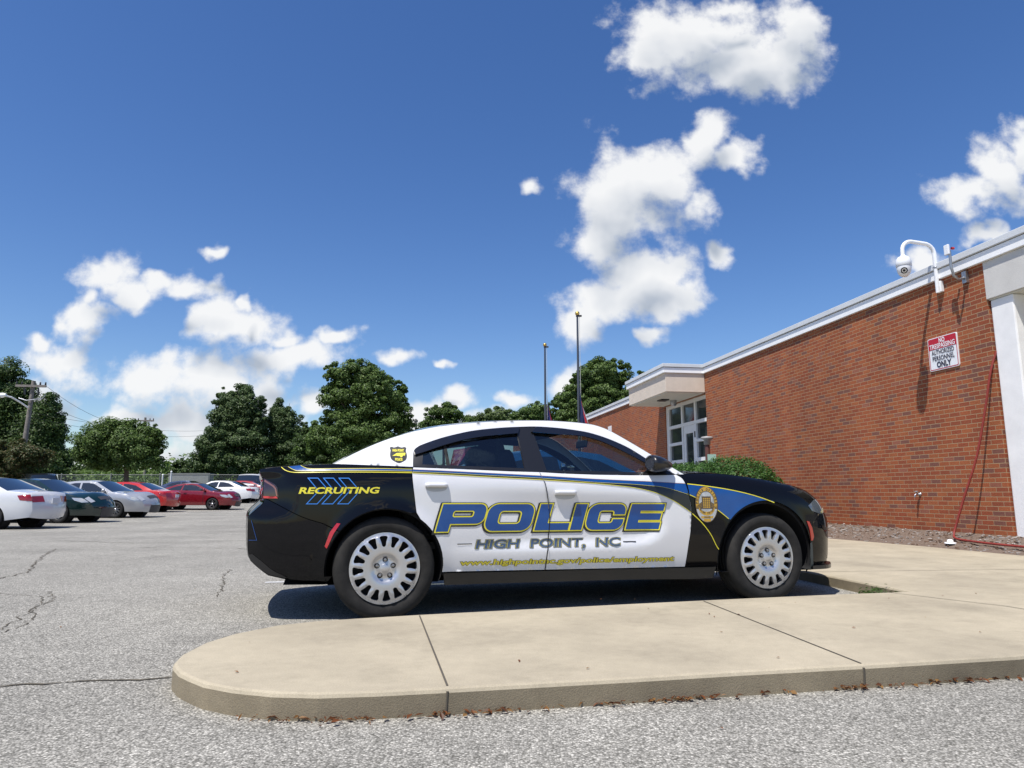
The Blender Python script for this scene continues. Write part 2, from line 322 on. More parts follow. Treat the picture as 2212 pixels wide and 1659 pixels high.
M = dict(
 asphalt=asphalt_mat(),
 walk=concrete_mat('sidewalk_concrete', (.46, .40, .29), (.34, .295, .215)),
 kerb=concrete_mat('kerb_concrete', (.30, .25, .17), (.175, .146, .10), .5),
 groove=mat('joint_dirt', (.09, .078, .06), .95),
 crack=mat('crack_fill', (.10, .085, .06), .95, noise_amt=.4, noise_scale=20),
 mulch=mat('mulch_soil', (.10, .068, .047), .95, noise_scale=30, col2=(.20, .15, .115), bump=.8, bump_scale=70),
 dry_leaf=leaf_mat('dry_leaves', (.09, .035, .015), (.20, .07, .025), (.30, .17, .06)),
 weed=leaf_mat('weed_leaves', (.05, .10, .02), (.07, .13, .03), (.10, .17, .04)),
 grass=mat('verge_grass', (.045, .085, .022), .9, noise_scale=.6, col2=(.09, .12, .04), bump=.6, bump_scale=25),
 brick=brick_mat(),
 white=mat('white_metal', (.93, .93, .92), .4, noise_amt=.04, noise_scale=3),
 coping=mat('grey_coping', (.64, .66, .67), .35, noise_amt=.06, noise_scale=2),
 stucco=mat('cream_stucco', (.66, .57, .47), .9, noise_amt=.05, noise_scale=4, bump=.25, bump_scale=180),
 soffit=mat('soffit_paint', (.66, .66, .60), .8, noise_amt=.04, noise_scale=2),
 column=mat('column_paint', (.84, .835, .82), .7, noise_amt=.07, noise_scale=2.2, bump=.15, bump_scale=50),
 beam=mat('beam_stucco', (.60, .585, .55), .9, noise_amt=.06, noise_scale=3, bump=.3, bump_scale=120),
 inner=mat('porch_wall', (.42, .40, .37), .85, noise_amt=.08),
 frame=mat('window_frame_paint', (.75, .76, .76), .5, noise_amt=.03),
 darkglass=mat('building_glass', (.035, .042, .045), .05, spec=.9),
 chrome=mat('chrome', (.75, .75, .76), .12, 1),
 steel=mat('galvanised_steel', (.42, .43, .45), .4, .9, noise_amt=.1, noise_scale=10),
 dark=mat('dark_plastic', (.018, .018, .02), .45, noise_amt=.2),
 rubber=mat('rubber', (.012, .012, .012), .75, noise_amt=.35, noise_scale=14, bump=.15, bump_scale=90),
 black=mat('black_matte', (.006, .006, .007), .8),
)
# ================================================================== the setting
def interp_curve(xs, ys):
    xs = np.array(xs, float); ys = np.array(ys, float)
    return lambda x: float(np.interp(x, xs, ys))
_gz = interp_curve([-400, 7, 13, 20, 28, 38, 47, 60, 90, 3000], [0, 0, -.055, -.12, -.085, 0, .27, .5, .7, .7])
def gz(x, y): return _gz(y) * min(1, max(0, (8 - x) / 8.0)) if y < 60 else _gz(y)

def sheet(name, m, xs, ys, dz=0):
    b = MB(); b.grid([[(x, y, gz(x, y) + dz) for x in xs] for y in ys]); return b.build(name, m)
xs = [-900, -300, -120, -60, -40, -30, -24, -18, -14, -10, -6, -3, 0, 2, 4, 6, 8, 12, 20, 40, 120, 900]
o = sheet('parking_lot', M['asphalt'], xs, [-300, -60, -12, -4, 0, 3, 5, 7, 9, 11, 13, 15, 17, 20, 22, 25, 28, 31, 34, 38, 42, 47, 50, 52])
tag(o, 'weathered grey asphalt parking lot with fine cracks', 'parking lot', kind='structure')
o = sheet('grass', M['grass'], xs, [52, 54, 57, 60, 70, 80, 90, 140, 400, 1500, 2800])
tag(o, 'green ground beyond the chain-link fence', 'ground', kind='structure')

def poly_prism(b, pts, z0, z1, mi_top=0, mi_side=1):
    n = len(pts); top = geometry.tessellate_polygon([[Vector((x, y, 0)) for x, y in pts]])
    b.add([(x, y, z1) for x, y in pts], [tuple(t) if Vector((pts[t[1]][0]-pts[t[0]][0], pts[t[1]][1]-pts[t[0]][1], 0)).cross(Vector((pts[t[2]][0]-pts[t[0]][0], pts[t[2]][1]-pts[t[0]][1], 0))).z > 0 else tuple(t)[::-1] for t in top], mi_top)
    for i in range(n):
        a, c = pts[i], pts[(i+1) % n]
        b.add([(*a, z0), (*c, z0), (*c, z1), (*a, z1)], [(0, 1, 2, 3)], mi_side)

K = 1.0712; WZ = .10
near = [(-1.4,3.0),(-1.33,2.9),(-1.26,2.83),(-1.16,2.74),(-1.02,2.665),(-.86,2.615),(-.69,2.6),(-.48,2.625),(-.24,2.67),(.45,2.81),(.93,2.915),(1.46,3.02),(2.21,3.18)]
far = [(-1.43,3.06),(-1.47,3.22),(-1.475,3.45),(-1.42,3.67),(-1.28,3.9),(-1.1,4.03),(-.9,4.11),(-.55,4.235),(.72,4.63),(1.58,4.88),(2.28,5.07),(2.91,5.21)]
wp = [(x*K, y*K) for x, y in near] + [(3.6, 3.78), (9.5, 5.4), (9.5, 8.6), (6.31, 8.77), (6.0, 10.3), (5.43, 12.1), (5.2, 13.6), (4.75, 16.8), (2.0, 16.8), (2.65, 11.6), (2.78, 8.0)] + [(x*K, y*K) for x, y in far[::-1]]
# a rounded arris between the top and the kerb face
def inset(pts, d):
    n = len(pts); out = []
    for i in range(n):
        p, a, c = Vector(pts[i]), Vector(pts[i-1]), Vector(pts[(i+1) % n])
        e1, e2 = (p-a).normalized(), (c-p).normalized(); nn = Vector((-(e1.y+e2.y), e1.x+e2.x))
        nn = nn.normalized() if nn.length > 1e-6 else Vector((-e1.y, e1.x))
        out.append(tuple(p + nn * d / max(.5, nn.dot(Vector((-e1.y, e1.x))))))
    return out
b = MB(); n = len(wp)
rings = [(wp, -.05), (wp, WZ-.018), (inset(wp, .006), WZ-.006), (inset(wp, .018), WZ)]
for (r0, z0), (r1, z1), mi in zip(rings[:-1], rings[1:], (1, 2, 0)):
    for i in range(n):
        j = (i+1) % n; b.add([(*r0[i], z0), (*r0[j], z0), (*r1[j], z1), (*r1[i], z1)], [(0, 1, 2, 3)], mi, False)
tr_ = geometry.tessellate_polygon([[Vector((x, y, 0)) for x, y in rings[3][0]]]); P3 = rings[3][0]
def ccw(t):
    a, c, d = (P3[i] for i in t); return t if (c[0]-a[0])*(d[1]-a[1])-(c[1]-a[1])*(d[0]-a[0]) > 0 else t[::-1]
b.add([(x, y, WZ) for x, y in P3], [ccw(tuple(t)) for t in tr_], 0)
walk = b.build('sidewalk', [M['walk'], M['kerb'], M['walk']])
tag(walk, 'tan concrete sidewalk with a rounded island end and raised kerb', 'sidewalk', kind='structure')

def ribbon3(b, pts, w, z, mi=0, jitter=0, seed=1):
    rnd = random.Random(seed); P = []
    for (a, c) in zip(pts[:-1], pts[1:]):
        a, c = Vector(a), Vector(c); k = max(2, int((c-a).length / .06)) if jitter else 2
        for i in range(k):
            q = a.lerp(c, i / k)
            if jitter and i: q = q + Vector((rnd.uniform(-1, 1), rnd.uniform(-1, 1))) * jitter
            P.append(q)
    P.append(Vector(pts[-1])); Lf, Rt = [], []
    for i, p in enumerate(P):
        t = (P[min(i+1, len(P)-1)] - P[max(i-1, 0)]).normalized(); nn = Vector((-t.y, t.x)); ww = w * (rnd.uniform(.35, 1.3) if jitter else 1) / 2
        zz = z + gz(p.x, p.y)
        Lf.append((*(p + nn*ww), zz)); Rt.append((*(p - nn*ww), zz))
    m = len(P); b.add(Lf + Rt, [(i, m+i, m+i+1, i+1) for i in range(m-1)], mi)
b = MB()
for seg in ([(-.54*K,4.19*K),(-.24*K,2.70*K)], [(1.27*K,4.74*K),(1.566,3.254)], [(2.85,5.6),(3.35,4.85),(3.62,3.86)], [(2.95,6.95),(5.6,7.22),(6.2,7.25)]):
    ribbon3(b, seg, .009, WZ+.003)
for jx, jy in ((-.257, 2.862), (1.563, 3.2352)): b.tube([(jx, jy, -.01), (jx + .004, jy, WZ - .012)], .0055, 6)
o = b.build('joint', M['groove'], walk)
b = MB()
for i, (c, w) in enumerate([([(-7,2.3),(-4.2,2.75),(-2.25,3.28),(-1.98,3.35),(-1.6,3.42)], .028), ([(-3.16,4.49),(-3.23,4.8),(-3.42,5.16),(-3.57,5.31),(-3.69,5.76),(-4.1,6.3)], .016), ([(-3.2,4.4),(-3.53,5.29),(-3.93,5.98),(-5.0,6.4)], .016), ([(-2.46,5.98),(-2.8,6.9),(-3.12,7.67),(-3.25,8.23),(-3.9,8.13)], .02), ([(-5.22,7.26),(-5.38,7.89),(-6.4,9.6),(-7.54,11.67)], .03),
    ([(-9,14),(-7,13.2),(-4.5,14.4)], .05), ([(-3,10.5),(-4.6,11.8),(-6.4,12.0)], .04), ([(-12,10),(-9.5,10.6),(-8,9.8)], .04), ([(-6,17.5),(-8.5,18.2),(-11,17.7)], .06), ([(-2.2,9),(-2.9,9.8),(-2.5,11)], .03), ([(-1.5,16),(-5,20),(-9,21)], .07)]):
    ribbon3(b, c, w*.6, .004, 0, .03, i)
o = b.build('crack', M['crack'], bpy.data.objects['parking_lot'])
b = MB(); ribbon3(b, [(-2.4, 6.93), (-1.0, 7.32), (2.5, 8.3)], .1, .004)
o = b.build('stall_line', mat('faded_line_paint', (.62, .62, .60), .8, noise_scale=25, col2=(.36, .355, .345)), bpy.data.objects['parking_lot'])

# mulch bed between the sidewalk and the wall
WA = R(8.9); WN = Vector((-math.cos(WA), -math.sin(WA), 0)); WD = Vector((-math.sin(WA), math.cos(WA), 0)); P0 = WN * -8.41
def wl(s, o, z): return P0 + WD * s + WN * o + Vector((0, 0, z))        # along the wall, out from it, up
edge = [(9.0, 8.55), (7.0, 8.6), (6.33, 8.77), (6.0, 10.3), (5.43, 12.1), (5.2, 13.6), (4.75, 16.8), (4.5, 18.2)]
inner_ = [wl(5.2, -2, 0), wl(7.6, -1.2, 0), wl(8.3, -.3, 0), wl(9.6, -.3, 0), wl(11.6, -.3, 0), wl(13.2, -.3, 0), wl(16.4, -.3, 0), wl(18.2, -.3, 0)]
rows = []
for t in np.linspace(0, 1, 22):
    row = []
    for i in np.linspace(0, 7, 150):
        k = min(6, int(i)); f = i - k
        e = Vector((*edge[k], 0)).lerp(Vector((*edge[k+1], 0)), f); q = inner_[k].lerp(inner_[k+1], f); p = e.lerp(q, t)
        z = (WZ - .012) + (.29 - WZ) * min(1, t*1.25) + (.02 * noise.noise(p * 7) + .012 * noise.noise(p * 23)) * min(1, t * 8)
        row.append((p.x, p.y, z))
    rows.append(row)
b = MB(); b.grid(rows, flip=True); bed = b.build('mulch_bed', M['mulch']); tag(bed, 'brown mulch and gravel bed at the foot of the brick wall', 'mulch bed', kind='structure')
rnd = random.Random(5); b = MB()
for i in range(2600):
    k = rnd.random() * 6.6; f = k - int(k); k = int(k); t = rnd.random() ** .8
    e = Vector((*edge[k], 0)).lerp(Vector((*edge[k+1], 0)), f); q = inner_[k].lerp(inner_[k+1], f); p = e.lerp(q, .02 + .9*t)
    p.z = WZ - .005 + (.29 - WZ) * min(1, t*1.15); s = rnd.uniform(.006, .022)
    Mx = Matrix.Rotation(rnd.uniform(0, 6.3), 3, 'Z') @ Matrix.Rotation(rnd.uniform(-.5, .5), 3, 'X')
    b.obox(p, (s * rnd.uniform(1, 3.2), s, s * .6), Mx, rnd.choice((0, 0, 1, 1, 2)))
o = b.build('gravel', [mat('bark_chip', (.13, .075, .045), .9), mat('pale_chip', (.42, .38, .34), .85), mat('grey_chip', (.24, .22, .2), .9)]); tag(o, 'bark chips and pale pebbles scattered over the mulch bed', 'gravel', kind='stuff')

def leaf_quad(b, c, nrm, size, rnd, mi=0, asp=.55):
    t = nrm.orthogonal().normalized(); t.rotate(Matrix.Rotation(rnd.uniform(0, 6.28), 3, nrm)); u = nrm.cross(t)
    a, w = t * size * .5, u * size * .5 * asp; up = nrm * size * .12
    b.v += [tuple(c - a), tuple(c + w + up), tuple(c + a), tuple(c - w + up)]; i = len(b.v) - 4
    b.f.append((i, i+1, i+2)); b.f.append((i, i+2, i+3)); b.mi += [mi, mi]; b.sm += [False, False]

# dry leaves and weeds along the kerb
b = MB(); rnd = random.Random(8)
kline = [(x*K, y*K) for x, y in near] + [(3.6, 3.78)]
for i in range(430):
    k = min(12, int(rnd.triangular(4, 13, 10.5))); f = rnd.random(); a, c = Vector((*kline[k], 0)), Vector((*kline[k+1], 0)); p = a.lerp(c, f)
    if noise.noise(p * 2.3 + Vector((3, 1, 0))) < -.05 and rnd.random() < .8: continue
    d = (c - a).normalized(); out = Vector((d.y, -d.x, 0)); p += out * abs(rnd.gauss(0, .022)) + out * .004; p.z = .006 + rnd.random() * .012
    leaf_quad(b, p, Vector((rnd.gauss(0, .35), rnd.gauss(0, .35), 1)).normalized(), rnd.uniform(.012, .045), rnd, 0, rnd.uniform(.15, .6))
for i in range(60):
    p = Vector((rnd.uniform(-3, 4), rnd.uniform(1.5, 7), .006))
    if -1.6 < p.x < 4 and 2.7 < p.y < 5.6: p.z = WZ + .005
    leaf_quad(b, p, Vector((rnd.gauss(0, .2), rnd.gauss(0, .2), 1)).normalized(), rnd.uniform(.01, .025), rnd, 0)
o = b.build('leaf_litter', M['dry_leaf']); tag(o, 'brown dry leaves and pine straw lying along the kerb', 'leaf litter', kind='stuff')
b = MB(); rnd = random.Random(3)
for i in range(240):
    q = rnd.random(); c = Vector((3.03, 6.0, 0)).lerp(Vector((3.10, 5.68, 0)), q) + Vector((rnd.gauss(-.05, .04), rnd.gauss(0, .05), 0)); c.z = abs(rnd.gauss(.0, .035)) + .01
    leaf_quad(b, c, Vector((rnd.gauss(0, .7), rnd.gauss(0, .7), 1)).normalized(), rnd.uniform(.02, .06), rnd, 0, .3)
o = b.build('weeds', M['weed']); tag(o, 'small green weeds growing in the kerb corner by the front bumper', 'weeds', kind='stuff')

# ================================================================== the brick building (local x along the wall, y out from it)
bld = empty('brick_building', P0, math.atan2(WD.y, WD.x))
tag(bld, 'single-storey red brick building with white roof edge and entrance canopy', 'building')
def bpart(name, m, fn, parent=bld, bevel=0):
    q = MB(); fn(q); return q.build(name, m, parent, bevel)
def f(q):
    q.box(8.62, -.6, 0, 18.27, 0, 4.30)
    q.box(18.27, -.6, 3.66, 21.38, -.004, 4.3)
    q.box(21.38, -.6, 0, 31.9, 0, 4.30)
bpart('wall', M['brick'], f)
# far wing seen over the car roof
def f(q): q.box(31.9, -.4, 0, 32.3, 3.3, 4.0)
bpart('wall', M['brick'], f)
def f(q):
    q.box(4.0, -.3, 4.235, 18.25, .055, 4.385); q.box(21.6, -.3, 4.235, 32.4, .055, 4.385); q.box(31.84, .06, 4.0, 32.4, 3.35, 4.18)
    q.box(18.25, -.3, 4.235, 21.56, 1.235, 4.385)
bpart('fascia', M['white'], f, bevel=.006)
def f(q):
    q.box(4.0, -1.2, 4.395, 18.22, .085, 4.495); q.box(21.63, -1.2, 4.395, 32.4, .085, 4.495)
    q.box(18.22, -1.2, 4.395, 21.60, 1.265, 4.495)
bpart('roof_coping', M['coping'], f, bevel=.008)
def f(q): q.box(4, -14, 4.30, 32.3, -.05, 4.39)
bpart('roof', mat('roof_membrane', (.30, .30, .30), .9, noise_amt=.15), f)
def f(q): q.box(18.29, .004, 3.70, 21.5, 1.17, 4.234)
can = bpart('canopy', [M['stucco']], f, bevel=.006)
def f(q): q.box(18.33, .02, 3.675, 21.46, 1.13, 3.699)
bpart('soffit', M['soffit'], f)
def f(q): q.box(19.6, .55, 3.64, 19.95, .8, 3.674)
bpart('soffit_vent', M['dark'], f)
def f(q):
    q.lathe([(.001, 3.50), (.05, 3.505), (.085, 3.54), (.095, 3.59)], (19.9, .30, 0), 'Z', 16); q.lathe([(.10, 3.59), (.10, 3.674)], (19.9, .30, 0), 'Z', 16)
bpart('dome_camera', [M['steel']], f)
# entrance glazing: white frame, three bays
fx = [18.30, 19.18, 20.16, 21.30]; D0, D1 = -.16, -.06
def f(q):
    for x in (18.27, 19.13, 20.11, 21.20): q.box(x, D0, .25, x + .11, D1, 3.66)
    q.box(21.31, D0, .25, 21.38, D1 + .02, 3.66)
    for x0, x1 in ((18.38, 19.13), (19.24, 20.11), (20.22, 21.2)):
        q.box(x0, D0+.005, 3.55, x1, D1-.005, 3.655); q.box(x0, D0+.005, 2.90, x1, D1-.005, 3.0)
    for x0, x1 in ((18.38, 19.13), (20.22, 21.2)):
        q.box(x0, D0+.005, 2.36, x1, D1-.005, 2.45); q.box(x0, D0+.005, 1.80, x1, D1-.005, 1.9); q.box(x0, D0+.005, .25, x1, D1-.005, .9)
ef = bpart('window_frame', M['frame'], f)
def f(q):
    for x0, x1 in ((18.38, 19.13), (19.24, 20.11), (20.22, 21.2)): q.box(x0, D0+.03, 3.0, x1, D0+.045, 3.55)
    for x0, x1 in ((18.38, 19.13), (20.22, 21.2)):
        for z0, z1 in ((2.45, 2.9), (1.9, 2.36), (.9, 1.8)): q.box(x0, D0+.03, z0, x1, D0+.045, z1)
bpart('window', M['darkglass'], f)
dr = bpart('door', M['frame'], lambda q: [q.box(19.26, D0+.01, .3, 19.40, D1-.015, 2.895), q.box(19.95, D0+.01, .3, 20.09, D1-.015, 2.895), q.box(19.40, D0+.01, 2.66, 19.95, D1-.015, 2.895), q.box(19.40, D0+.01, .3, 19.95, D1-.015, .6)])
bpart('door_glass', M['darkglass'], lambda q: q.box(19.40, D0+.04, .6, 19.95, D0+.055, 2.66), dr)
bpart('hinge', M['black'], lambda q: q.box(19.20, D1-.02, 2.5, 19.26, D1+.012, 2.68), dr)
bpart('hinge', M['black'], lambda q: q.box(19.20, D1-.02, 1.62, 19.26, D1+.012, 1.80), dr)
# lobby behind the glass
def f(q): q.box(18.27, -3.5, .2, 21.4, -3.4, 3.7); q.box(18.2, -3.5, .2, 18.27, -.62, 3.7); q.box(21.4, -3.5, .2, 21.47, -.62, 3.7)
bpart('lobby_wall', M['dark'], f)
# porch at the near end: beam, square column, recessed wall
def f(q): q.box(4.0, -3.2, 3.67, 8.615, .012, 4.232)
bpart('porch_beam', M['beam'], f, bevel=.006)
def f(q): q.box(4.0, -3.2, 3.655, 8.6, -.02, 3.668)
bpart('porch_soffit', M['soffit'], f)
def f(q): q.box(8.22, -.42, .1, 8.60, -.035, 3.654)
bpart('column', M['column'], f, bevel=.02)
def f(q): q.box(4.0, -3.3, 0, 8.64, -3.2, 4.2); q.box(8.625, -3.2, 0, 8.7, -.605, 4.2)
bpart('porch_wall', M['inner'], f)
bpart('rooftop_unit', mat('rusty_unit', (.42, .40, .37), .7, noise_scale=5, col2=(.30, .20, .13)), lambda q: q.box(24.2, -2.2, 4.391, 27.6, -.9, 5.0))
# ------------------------------------------------------------------ things fixed to and standing by the wall
def wob(name, fn, m, label=None, cat=None, parent=None, bevel=0, group=None):
    q = MB(); fn(q); o = q.build(name, m, parent, bevel)
    if parent is None:
        o.location = P0; o.rotation_euler = (0, 0, math.atan2(WD.y, WD.x)); tag(o, label, cat, group)
    return o
def wempty(name, s, o, z, label, cat):
    e = empty(name, wl(s, o, z), math.atan2(WD.y, WD.x)); tag(e, label, cat); return e
whitep = mat('white_enamel', (.82, .83, .84), .3, spec=.5)
cm_ = wempty('security_camera', 9.43, 0, 4.05, 'white dome security camera hanging from a gooseneck arm on the brick wall', 'camera')
def f(q):
    pts = [(0, .075, -.04), (0, .075, .60)] + [(0, .075 + .17 * (1-math.cos(a)), .60 + .17 * math.sin(a)) for a in np.linspace(.2, math.pi/2, 6)]
    pts += [(0, .48, .79)] + [(0, .48 + .16 * math.sin(a), .79 - .16 * (1 - math.cos(a))) for a in np.linspace(.25, math.pi/2, 6)] + [(0, .64, .55)]
    q.tube(pts, .031, 14)
wob('arm', f, whitep, parent=cm_)
wob('bracket', lambda q: [q.box(-.05, 0, -.03, .05, .06, .15)], whitep, parent=cm_, bevel=.01)
wob('arm_joint', lambda q: q.lathe([(.039, .37), (.041, .375), (.041, .385), (.039, .39)], (0, .075, 0), 'Z', 14), M['steel'], parent=cm_)
hd = wob('housing', lambda q: q.lathe([(.03, .56), (.04, .535), (.075, .52), (.105, .48), (.113, .43), (.113, .37), (.108, .365)], (0, .64, 0), 'Z', 24), whitep, parent=cm_)
wob('dome', lambda q: q.lathe([(.105, .365), (.106, .33), (.095, .27), (.07, .225), (.035, .2), (.001, .195)], (0, .64, 0), 'Z', 24), whitep, parent=cm_)
def f(q):
    d = Vector((-.55, .45, -.25)).normalized(); c = Vector((0, .64, .31))
    q.tube([c + d*.06, c + d*.108], .05, 14, 0); q.tube([c + d*.108, c + d*.118], [.036, .034], 14, 1); q.tube([c + d*.118, c + d*.121], .02, 12, 0)
wob('lens', f, [M['black'], M['chrome']], parent=hd)
an = wempty('antenna', 8.93, 0, 4.10, 'small white panel antenna on a bent bracket beside the dome camera', 'antenna')
wob('bracket', lambda q: [q.box(-.04, 0, -.08, .04, .05, .1), q.tube([(0, .05, 0), (0, .14, -.03), (0, .22, .03), (0, .25, .16), (0, .25, .42)], .02, 10)], M['steel'], parent=an)
wob('panel', lambda q: q.box(-.02, .255, .36, .07, .29, .52), whitep, parent=an, bevel=.01)
wob('knob', lambda q: q.lathe([(.02, .24), (.02, .2)], (-.03, 0, .45), 'Y', 10), mat('red_plastic', (.5, .03, .03), .4), parent=an)

def text_mesh(s, size, font_off=0.0, align='CENTER', spacing=1.0):
    """Outline text with the program's own font, as 2D triangles centred on x: (verts, faces)."""
    cu = bpy.data.curves.new('t', 'FONT'); cu.body = s; cu.size = size; cu.align_x = align; cu.offset = font_off; cu.resolution_u = 3; cu.space_character = spacing
    o = bpy.data.objects.new('t', cu); COL.objects.link(o); dg = bpy.context.evaluated_depsgraph_get()
    me = bpy.data.meshes.new_from_object(o.evaluated_get(dg))
    v = [(p.co.x, p.co.y) for p in me.vertices]; fcs = [tuple(p.vertices) for p in me.polygons]
    bpy.data.objects.remove(o); bpy.data.curves.remove(cu); bpy.data.meshes.remove(me); return v, fcs

sg = wempty('warning_sign', 9.515, .02, 3.065, 'red and white no trespassing sign on the brick wall', 'sign')
red_ = mat('sign_red', (.48, .012, .028), .4); ink = mat('sign_ink', (.03, .03, .06), .5)
SW, SH = .60, .53
def rrect(x0, y0, x1, y1, r, n=5):
    out = []
    for cx, cy, a0 in ((x1-r, y0+r, -90), (x1-r, y1-r, 0), (x0+r, y1-r, 90), (x0+r, y0+r, 180)):
        for k in range(n+1): a = R(a0 + 90*k/n); out.append((cx + r*math.cos(a), cy + r*math.sin(a)))
    return out
def plate(q, pts, y0, y1):                                             # polygon in (x,z), facing +y; local x runs away from the viewer
    n = len(pts); q.add([(x, y1, z) for x, z in pts], [tuple(range(n))[::-1]]); q.add([(x, y0, z) for x, z in pts], [tuple(range(n))])
    for i in range(n):
        a, c = pts[i], pts[(i+1) % n]; q.add([(a[0], y0, a[1]), (c[0], y0, c[1]), (c[0], y1, c[1]), (a[0], y1, a[1])], [(0, 3, 2, 1)])
wob('plate', lambda q: plate(q, rrect(-SW/2, -SH/2, SW/2, SH/2, .03), -.018, 0), whitep, parent=sg)
def f(q):
    a, c = rrect(-SW/2+.012, -SH/2+.012, SW/2-.012, SH/2-.012, .024), rrect(-SW/2+.024, -SH/2+.024, SW/2-.024, SH/2-.024, .018); n = len(a)
    q.add([(x, .0025, z) for x, z in a] + [(x, .0025, z) for x, z in c], [(i, n+i, n+(i+1) % n, (i+1) % n) for i in range(n)])
    q.add([(x, .0035, z) for x, z in rrect(-SW/2+.014, .075, SW/2-.014, SH/2-.014, .02)], [tuple(range(24))[::-1]])
wob('border', f, red_, parent=sg)
def put_text(name, s, size, z, m, wfit, y=.0055, foff=.0, par=sg):
    v, fc = text_mesh(s, size, foff); w = max(p[0] for p in v) - min(p[0] for p in v); k = wfit / w
    q = MB(); q.add([(-x * k, y, z + yy) for x, yy in v], fc); return q.build(name, m, par)
put_text('lettering', 'NO', .105, .17, whitep, .12, foff=.003); put_text('lettering', 'TRESPASSING', .105, .088, whitep, .52, foff=.002)
put_text('lettering', 'AUTHORIZED', .105, -.012, ink, .46, foff=.002); put_text('lettering', 'PERSONNEL', .105, -.11, ink, .45, foff=.002); put_text('lettering', 'ONLY', .125, -.218, ink, .30, foff=.005)

hz_ = mat('hose_rubber', (.24, .03, .02), .6, noise_amt=.15, noise_scale=8)
def f(q):
    P = [(8.60, -.05, 2.9), (8.66, .03, 2.6), (8.76, .08, 2.1), (8.92, .16, 1.4), (9.12, .26, .8), (9.22, .34, .42), (9.22, .40, .27), (9.12, .46, .215), (8.8, .52, .20), (8.2, .58, .19), (7.0, .62, .19)]
    V = [Vector(p) for p in P]; out = []
    for i in range(len(V)-1):
        p0, p1, p2, p3 = V[max(i-1, 0)], V[i], V[i+1], V[min(i+2, len(V)-1)]
        for t in np.linspace(0, 1, 7)[:-1]:
            out.append(.5*((2*p1) + (p2-p0)*t + (2*p0-5*p1+4*p2-p3)*t*t + (3*p1-p0-3*p2+p3)*t**3))
    q.tube(out, .016, 10)
wob('garden_hose', f, hz_, 'red hose hanging down the brick corner and along the mulch', 'hose')
fa = wempty('faucet', 10.31, 0, .85, 'small metal wall faucet low on the brick wall', 'faucet')
wob('spout', lambda q: [q.lathe([(.03, 0), (.03, .012), (.012, .014), (.012, .08)], (0, 0, 0), 'Y', 12), q.tube([(0, .075, 0), (0, .10, -.01), (0, .105, -.05)], .012, 8)], M['steel'], parent=fa)
wob('handle', lambda q: q.lathe([(.001, .052), (.028, .05), (.03, .04), (.006, .03), (.006, 0)], (0, .07, 0), 'Z', 10), mat('faucet_grey', (.3, .3, .32), .5), parent=fa)
q = MB(); q.lathe([(.075, .0), (.075, .018), (.04, .023), (.038, .05), (.024, .06), (.001, .061)], (0, 0, 0), 'Z', 22)
o = q.build('cleanout_cap', whitep); o.location = (6.28, 10.12, .15); tag(o, 'white plastic cleanout cap lying in the mulch bed', 'cap')
wob('notice_sign', lambda q: q.box(27.25, .004, 3.22, 27.7, .03, 3.62), whitep, 'small white notice on the brick wall beyond the entrance', 'sign', bevel=.005)
bo = empty('lamp_post', (4.86, 17.2, .12), 0); tag(bo, 'short post lamp with a flat grey cap beside the entrance door', 'lamp post')
q = MB(); q.lathe([(.06, 0), (.06, 2.05)], n=16); q.build('post', mat('rust_post', (.12, .045, .035), .6), bo)
q = MB(); q.lathe([(.001, 2.16), (.13, 2.14), (.16, 2.10), (.085, 2.06), (.08, 1.95), (.062, 1.94)], n=20); q.build('cap', mat('cap_grey', (.33, .32, .31), .5), bo)
q = MB(); q.box(-.03, -.12, 1.45, .17, -.08, 1.70); q.build('notice', [mat('notice_green', (.35, .55, .46), .6)], bo)
# ================================================================== panel machinery for car bodies
def pch(xs,ys):
    xs=np.array(xs,float);ys=np.array(ys,float);h=np.diff(xs);d=np.diff(ys)/h
    m=np.zeros(len(xs))
    for i in range(1,len(xs)-1):
        if d[i-1]*d[i]>0:
            w1=2*h[i]+h[i-1];w2=h[i]+2*h[i-1];m[i]=(w1+w2)/(w1/d[i-1]+w2/d[i])
    m[0]=d[0];m[-1]=d[-1]
    def f(x):
        x=np.clip(np.asarray(x,float),xs[0],xs[-1]);i=np.clip(np.searchsorted(xs,x)-1,0,len(h)-1)
        t=(x-xs[i])/h[i]
        return (2*t**3-3*t**2+1)*ys[i]+(t**3-2*t**2+t)*h[i]*m[i]+(-2*t**3+3*t**2)*ys[i+1]+(t**3-t**2)*h[i]*m[i+1]
    return f
def sst(a,b,x):
    t=np.clip((x-a)/(b-a),0,1);return t*t*(3-2*t)
WB=1.5265
PLAN=pch([-2.5,-2.42,-2.3,-2.1,-1.9,-1.5,-1.0,-.5,.5,1.1,1.5,1.8,2.0,2.12,2.22,2.32,2.40],[.66,.745,.815,.88,.918,.95,.940,.935,.935,.945,.952,.938,.90,.855,.79,.69,.58])
INSL=pch([.1,.2,.3,.45,.6,.8,1.5],[.13,.08,.035,.010,0,.004,.03])
ZTOP=pch([-2.45,-2.39,-2.29,-2.1,-1.9,-1.33,-.9,-.476,.08,.6,.85,1.15,1.41,1.70,1.95,2.09,2.19,2.25],[1.0,1.026,1.04,1.053,1.062,1.058,1.040,1.025,1.008,1.008,1.015,1.018,.993,.953,.906,.86,.808,.76])
TMX=pch([-2.4,-1.9,-1.4,-1.2,.7,.95,1.2,2.2],[.98,.97,.90,.82,.82,.95,.985,.985])
ZL=pch([-1.3,-.5,.3,.55],[.425,.44,.455,.48]); ZU=pch([-1.4,-.6,0,.4,.8],[.99,.955,.92,.885,.83])
